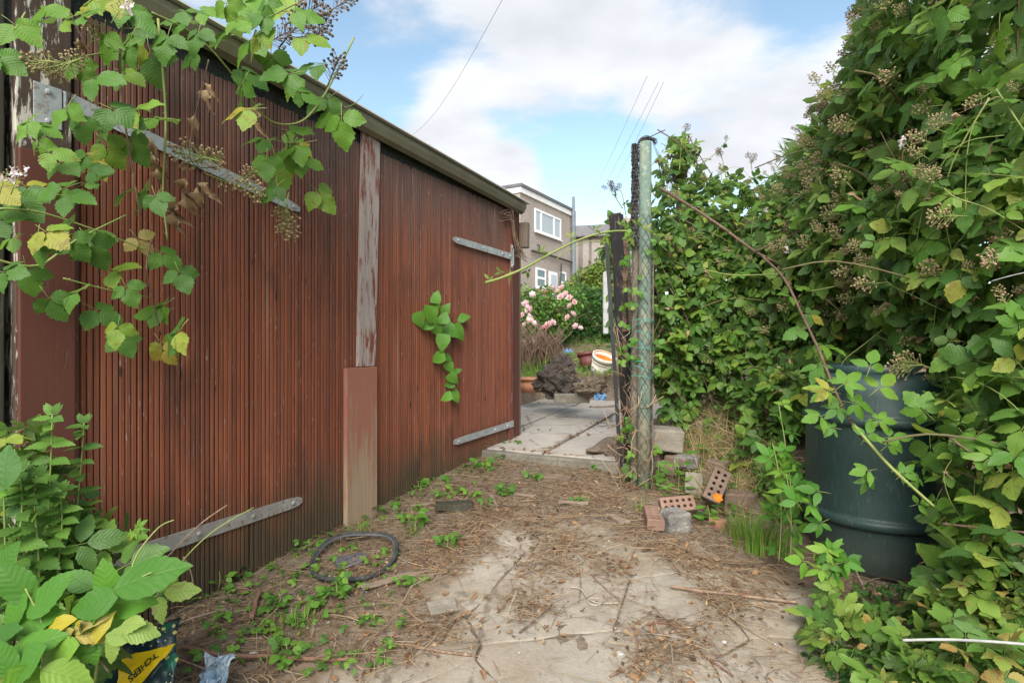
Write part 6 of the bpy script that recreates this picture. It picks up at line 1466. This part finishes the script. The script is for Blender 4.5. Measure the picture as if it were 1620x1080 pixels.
for v in me.vertices:      # lay the lettering on the crumpled panel, reading downwards to the left
    s_ = 46.0 / wtxt; a, b2 = v.co.x * s_, v.co.y * s_ * 1.05
    px = 256 - .66 * a + .74 * b2 - 2; py = 1034 + .74 * a + .66 * b2; v.co = bagp(px, py, .037)
link('print', me, yp)
o = scrap(341, 1062, 2.02, .10, .11, M['palebag'], 'pale blue crumpled plastic bag beside the dark packaging', 'plastic_bag', 'bag', 7, .002)
for v in o.data.vertices: q = v.co * 30; v.co += Vector((noise.noise(q), noise.noise(q + Vector((7, 0, 0))), noise.noise(q + Vector((0, 7, 0))))) * .02
q = gpt(400, 1042); tagobj('white_scrap', lump(2, .022, .012, .012, .3, 2, 6).x(rz(.6)), M['cord_white'], 'small white scrap beside the rotting stick', 'litter', (q.x, q.y, q.z + .012))

# vine wires at the garage corner
vw = thing('dead_vine', 'bare pale vine tangle at the top corner of the garage', 'vine', D(1.9, 2.1, .06)[:]); rs = random.Random(14)
for k in range(7):
    pts = [D(1.62 + rs.uniform(-.05, .1), 2.24 + rs.uniform(-.04, .06), .03), D(1.78 + rs.uniform(-.04, .04), 2.30 + rs.uniform(-.08, .04), .06), D(1.86 + rs.uniform(-.05, .05), 2.12 + rs.uniform(-.06, .06), .05), D(1.93 + rs.uniform(-.05, .05), 1.97 + rs.uniform(-.05, .05), .07), D(2.03 + rs.uniform(-.05, .05), 1.92 + rs.uniform(-.05, .08), .08)]
    cane(vw, pts, .0045, .003, M['twig'], 'vine', 6, 5, 0, k)
ts = []
for k in range(40): p = D(1.95 + rs.uniform(-.06, .06), 1.96 + rs.uniform(-.06, .06), .05); ts.append(tube([p, p + Vector((rs.uniform(-.04, .04), rs.uniform(-.04, .04), rs.uniform(-.04, .04)))], .002, 3))
wchild('vine_knot', mesh('vine_knot', cat(ts), M['twig']), vw, 'stuff')

# ------------------------------------------------------------------ grass, straw and litter
def blades(n, spread, h, w, seed, lean=.5):
    g = random.Random(seed); ts = []
    for k in range(n):
        a = g.random() * 6.283; d = g.random() ** .7 * spread; b = Vector((math.cos(a) * d, math.sin(a) * d, 0)); a2 = a + g.uniform(-.8, .8); L = h * g.uniform(.5, 1.1); ln = lean * g.uniform(.2, 1.2)
        o = Vector((math.cos(a2), math.sin(a2), 0)); sd = Vector((-o.y, o.x, 0)) * w * g.uniform(.6, 1.1); V = []; UV = []
        for i in range(5): t = i / 4; c_ = b + o * (ln * t * t * L) + Vector((0, 0, L * (t - .28 * ln * t * t))); ww = sd * (1 - t) ** .7; V += [(c_ - ww)[:], (c_ + ww)[:]]; UV += [(0, t), (1, t)]
        ts.append(T(V, [f for i in range(4) for f in ((2 * i, 2 * i + 1, 2 * i + 3), (2 * i, 2 * i + 3, 2 * i + 2))], UV, None, [g.random()] * 10))
    return cat(ts)
for k, (px, py, n, sp, h, w, lab) in enumerate([(1195, 868, 150, .12, .30, .0038, 'tall bright grass tuft in front of the concrete block'), (1160, 850, 40, .07, .18, .003, 'grass tuft between the orange flower and the tall tuft'), (1235, 875, 40, .06, .2, .003, 'grass tuft right of the tall bright tuft'), (572, 846, 34, .06, .13, .003, 'grass tuft at the foot of the raw lower board'), (838, 602, 60, .14, .34, .006, 'grass growing in the terracotta pot'), (862, 600, 60, .2, .4, .006, 'tall grass behind the terracotta pot'), (693, 788, 10, .02, .17, .003, 'single upright grass sprig against the narrow door'), (1012, 808, 26, .05, .13, .0025, 'grass tuft left of the end on brick'), (470, 1000, 30, .08, .12, .003, 'loose grass tuft above the rotting stick'), (655, 845, 24, .06, .12, .003, 'grass tuft behind the bright weed clump'), (1105, 770, 20, .02, .22, .004, 'narrow grass sprig behind the brown tilted brick'), (925, 800, 20, .06, .09, .002, 'short grass tuft near the long pale splinter')]):
    q = gpt(px, py); o = link('grass_tuft', mesh('grass_tuft', blades(n, sp, h, w, 700 + k), M['grass'])); tag(o, lab, 'grass', 'grass tufts'); o.location = (q.x, q.y, q.z - .01)
g = np.random.default_rng(91)
def surf_z(x, y): return max(gz(x, y), gbase(x, y) + .012) if inside(Vector((x, y)), outline) else gz(x, y)
def scatter(name, tpl, n, sampler, m, scale, flat=.2, seed=0, lift=.004, zscale=None):
    r = np.random.default_rng(seed); pos = []
    while len(pos) < n:
        x, y = sampler(r)
        if x is None: continue
        pos.append((x, y, surf_z(x, y) + lift + r.random() * lift))
    pos = np.array(pos); a = r.random(n) * 6.283; N = unit(np.stack([r.normal(size=n) * flat, r.normal(size=n) * flat - .02, np.ones(n)], 1)); A = frames(np.stack([np.cos(a), np.sin(a), r.normal(size=n) * flat * .5], 1), N)
    s = r.uniform(*scale, n) * (1 + .6 * (r.random(n) < .12)); ts = []; ids = np.arange(n)
    for k, t in enumerate(tpl): q = ids[k::len(tpl)]; ts.append(inst(t, A[q] * s[q][:, None, None], pos[q], r.random(len(q))))
    o = link(name, mesh(name, cat(ts), m)); o['kind'] = 'stuff'; return o
def in_front_of_door(x, y): return (Vector((x, y, 0)) - D0).dot(DN) > .02
def on_path(x, y):
    q = Vector((x, y, 0)) - PV; return q.dot(PA) > -.06 and -1.4 < q.dot(PB) < .95
def soil_density(x, y):
    p = Vector((x, y)); d = 1.0
    if inside(p, outline): d = (.05 if noise.noise(Vector((x * 2.6, y * 2.6, 4))) < .14 else .55) + .55 * edge_near(p)
    n = noise.noise(Vector((x * 4, y * 4, 9))); return d * (0.75 + n * .6)
def near_sampler(r):
    y = 1.7 + (r.random() ** 1.25) * 3.3; x = r.uniform(-1.6, 2.1)
    if not in_front_of_door(x, y) or on_path(x, y) or abs(x) > y * .95 or r.random() > soil_density(x, y): return None, None
    return x, y
STR = []
for k in range(7):
    r_ = random.Random(k); L = 1.0; b_ = r_.uniform(-.25, .25); STR.append(tube([(0, -.5, 0), (b_ * .5, -.1, .02), (b_ * .4, .25, .03), (b_ * -.3, .5, 0)], [.012, .014, .012, .007], 3))
STF = [T(t.V * np.array([.62, 1, .62]), t.F, t.UV, t.M, t.R) for t in STR]
scatter('straw', STF, 14000, near_sampler, M['straw'], (.018, .085), .22, 1, .004)
scatter('straw', [tube([(0, -.5, 0), (.08, 0, .06), (-.05, .5, 0)], [.006, .007, .004], 3)], 420, near_sampler, M['straw'], (.10, .30), .10, 2, .010)
CH_ = [leaflet(1, .5, 3, .1, r0, f0, wave=.6, seed=k) for k, (r0, f0) in enumerate([(.5, .6), (-.4, .3), (.9, .8), (.2, -.5)])]
scatter('straw', [T(t.V * np.array([.8, 1, .8]), t.F, t.UV, t.M, t.R) for t in STR], 6500, near_sampler, M['straw'], (.03, .13), .18, 21, .008)
scatter('gravel', [lump(1, .5, .4, .3, .3, 2, k) for k in range(3)], 1500, near_sampler, M['pebble'], (.005, .016), .4, 4, .001)
def leaf_sampler(r):
    x, y = near_sampler(r)
    if x is not None and inside(Vector((x, y)), outline) and edge_near(Vector((x, y))) < .5 and r.random() < .72: return None, None
    return x, y
def clump_sampler(r):
    if not hasattr(clump_sampler, 'c'):
        cs = [gpt(*p) for p in [(700, 880), (760, 870), (850, 840), (690, 1000), (830, 960), (960, 905), (1100, 900), (1150, 960), (1080, 1020), (600, 1040), (860, 900), (780, 800), (900, 770), (560, 900), (960, 790), (1060, 870), (1030, 1060), (740, 830), (880, 870), (1200, 930)]]; clump_sampler.c = cs
    c = clump_sampler.c[r.integers(len(clump_sampler.c))]; x, y = c.x + r.normal() * .09, c.y + r.normal() * .10
    if not in_front_of_door(x, y) or on_path(x, y): return None, None
    return x, y
scatter('dry_leaves', CH_, 5600, leaf_sampler, M['litter'], (.008, .034), .6, 3, .004)
scatter('straw', STF, 4600, clump_sampler, M['straw'], (.025, .15), .25, 5, .008)
scatter('dry_leaves', CH_, 1500, clump_sampler, M['litter'], (.010, .042), .6, 6, .006)
def path_sampler(r):
    a, b2 = r.uniform(0, 3.7), r.uniform(-1.3, 1.3); w = r.random()
    if w < .5: b2 = .62 + abs(r.normal()) * .25
    elif w < .8: b2 = r.choice([0.0, .66]) + r.normal() * .012
    else: a = .9 * r.integers(0, 5) + r.normal() * .012
    q = PV + PA * a + PB * b2; return q.x, q.y
def lift_path(o):
    for v in o.data.vertices: v.co.z = v.co.z - 0 + (zpave(v.co.y) - gbase(v.co.x, v.co.y)) + .004
o = scatter('straw', STR, 900, path_sampler, M['straw'], (.03, .12), .2, 7, .004); lift_path(o)
o = scatter('dry_leaves', CH_, 700, path_sampler, M['litter'], (.015, .05), .5, 8, .004); lift_path(o)
def bank_sampler(r):
    p = (r.uniform(1040, 1250), r.uniform(600, 800)); u = (p[0] - CX) / F; y = r.uniform(3.6, 4.9); x = u * y
    d = (x - .98) * .92 + (y - 4.6) * .384
    if d < .0 or r.random() > .5 + .5 * noise.noise(Vector((x * 4, y * 4, 2))): return None, None
    return x, y
BLD = [blades(1, 0, 1, .012, 900 + k, 1.3) for k in range(6)]
def tufted(name, n, sampler, m, scale, seed, tilt=.5):
    r = np.random.default_rng(seed); pos = []
    while len(pos) < n:
        x, y = sampler(r)
        if x is not None: pos.append((x, y, gz(x, y)))
    pos = np.array(pos); N = unit(np.stack([r.normal(size=n) * tilt, r.normal(size=n) * tilt - .15, np.ones(n)], 1)); A = frames(unit(np.cross(N, r.normal(size=(n, 3)))), N); s = r.uniform(*scale, n); ts = []
    for k, t in enumerate(BLD): q = np.arange(n)[k::6]; ts.append(inst(t, A[q] * s[q][:, None, None], pos[q], r.random(len(q))))
    o = link(name, mesh(name, cat(ts), m)); o['kind'] = 'stuff'
tufted('dry_grass', 7500, bank_sampler, M['drygrass'], (.09, .30), 11, 1.1)
tufted('grass', 1300, bank_sampler, M['grass'], (.08, .24), 12, .4)
scatter('weeds', WEED, 260, bank_sampler, M['small'], (.05, .10), .6, 22, .07)
def garden_sampler(r):
    y = r.uniform(7.9, 10.8); x = r.uniform(-.1, .22) * y
    return (x, y) if noise.noise(Vector((x * 3, y * 3, 5))) + .35 > r.random() * .9 else (None, None)
tufted('grass', 5200, garden_sampler, M['grass'], (.06, .22), 13, .5)
tufted('dry_grass', 3000, garden_sampler, M['drygrass'], (.06, .22), 14, .7)
scatter('straw', STR, 1400, garden_sampler, M['straw'], (.06, .22), .3, 15, .01)
def weed_sampler(r):
    y = r.uniform(8.0, 10.6); x = r.uniform(-.1, .22) * y
    return (x, y) if noise.noise(Vector((x * 2, y * 2, 15))) > -.1 else (None, None)
o = scatter('weeds', WEED, 420, weed_sampler, M['weed'], (.05, .10), .5, 16, .05)
def edge_sampler(r):
    s = r.uniform(-1.6, 2.0); p = D(s, 0, .03 + abs(r.normal()) * .18); return p.x, p.y
tufted('grass', 420, edge_sampler, M['grass'], (.03, .10), 17, .5)
tufted('dry_grass', 500, edge_sampler, M['drygrass'], (.04, .12), 18, .8)
def door_foot(r):
    s = r.uniform(-1.3, 1.9); p = D(s, 0, .05 + abs(r.normal()) * .12); return p.x, p.y
scatter('weeds', WEED, 90, door_foot, M['weed'], (.03, .07), .5, 23, .02)
def front_left(r):
    p = gpt(r.uniform(300, 640), r.uniform(900, 1075)); return p.x, p.y
scatter('weeds', [t.x(np.eye(3)) for t in WEED], 170, front_left, M['weed'], (.025, .06), .5, 19, .02)

# dry tangle and creeper round the gate posts
tg = thing('creeper', 'dry stems and small green leaves tangled round the two gate posts', 'creeper', gpt(1008, 770)[:]); rs = random.Random(44); ts = []
for k in range(130):
    f = rs.random() ** 1.6; z = .02 + f * 1.1; x0 = .86 + rs.uniform(-.10, .14); y0 = 4.14 + rs.uniform(-.08, .12); p = Vector((x0, y0, z)); e = Vector((rs.uniform(-.12, .12), rs.uniform(-.05, .05), rs.uniform(-.1, .3)))
    ts.append(tube(spline([p, p + e * .5 + Vector((rs.uniform(-.04, .04), -.03, 0)), p + e], 3), rs.uniform(.0015, .0035), 4, r=rs.random()))
wchild('dry_stems', mesh('dry_stems', cat(ts), M['straw'], True), tg, 'stuff')
sml = leaf_mesh([compound(700 + i, 3, 5, .0, .8) for i in range(3)], [M['weed'], M['cane_green']])
for k in range(70):
    px, py = rs.uniform(982, 1050), 330 + rs.random() ** .8 * 430
    if 1003 < px < 1036 and rs.random() < .65: continue
    at(tg, sml[k % 3], px, py, 4.12 + rs.uniform(-.06, .12), rs.uniform(0, 360), rs.uniform(.05, .095), .5, k)
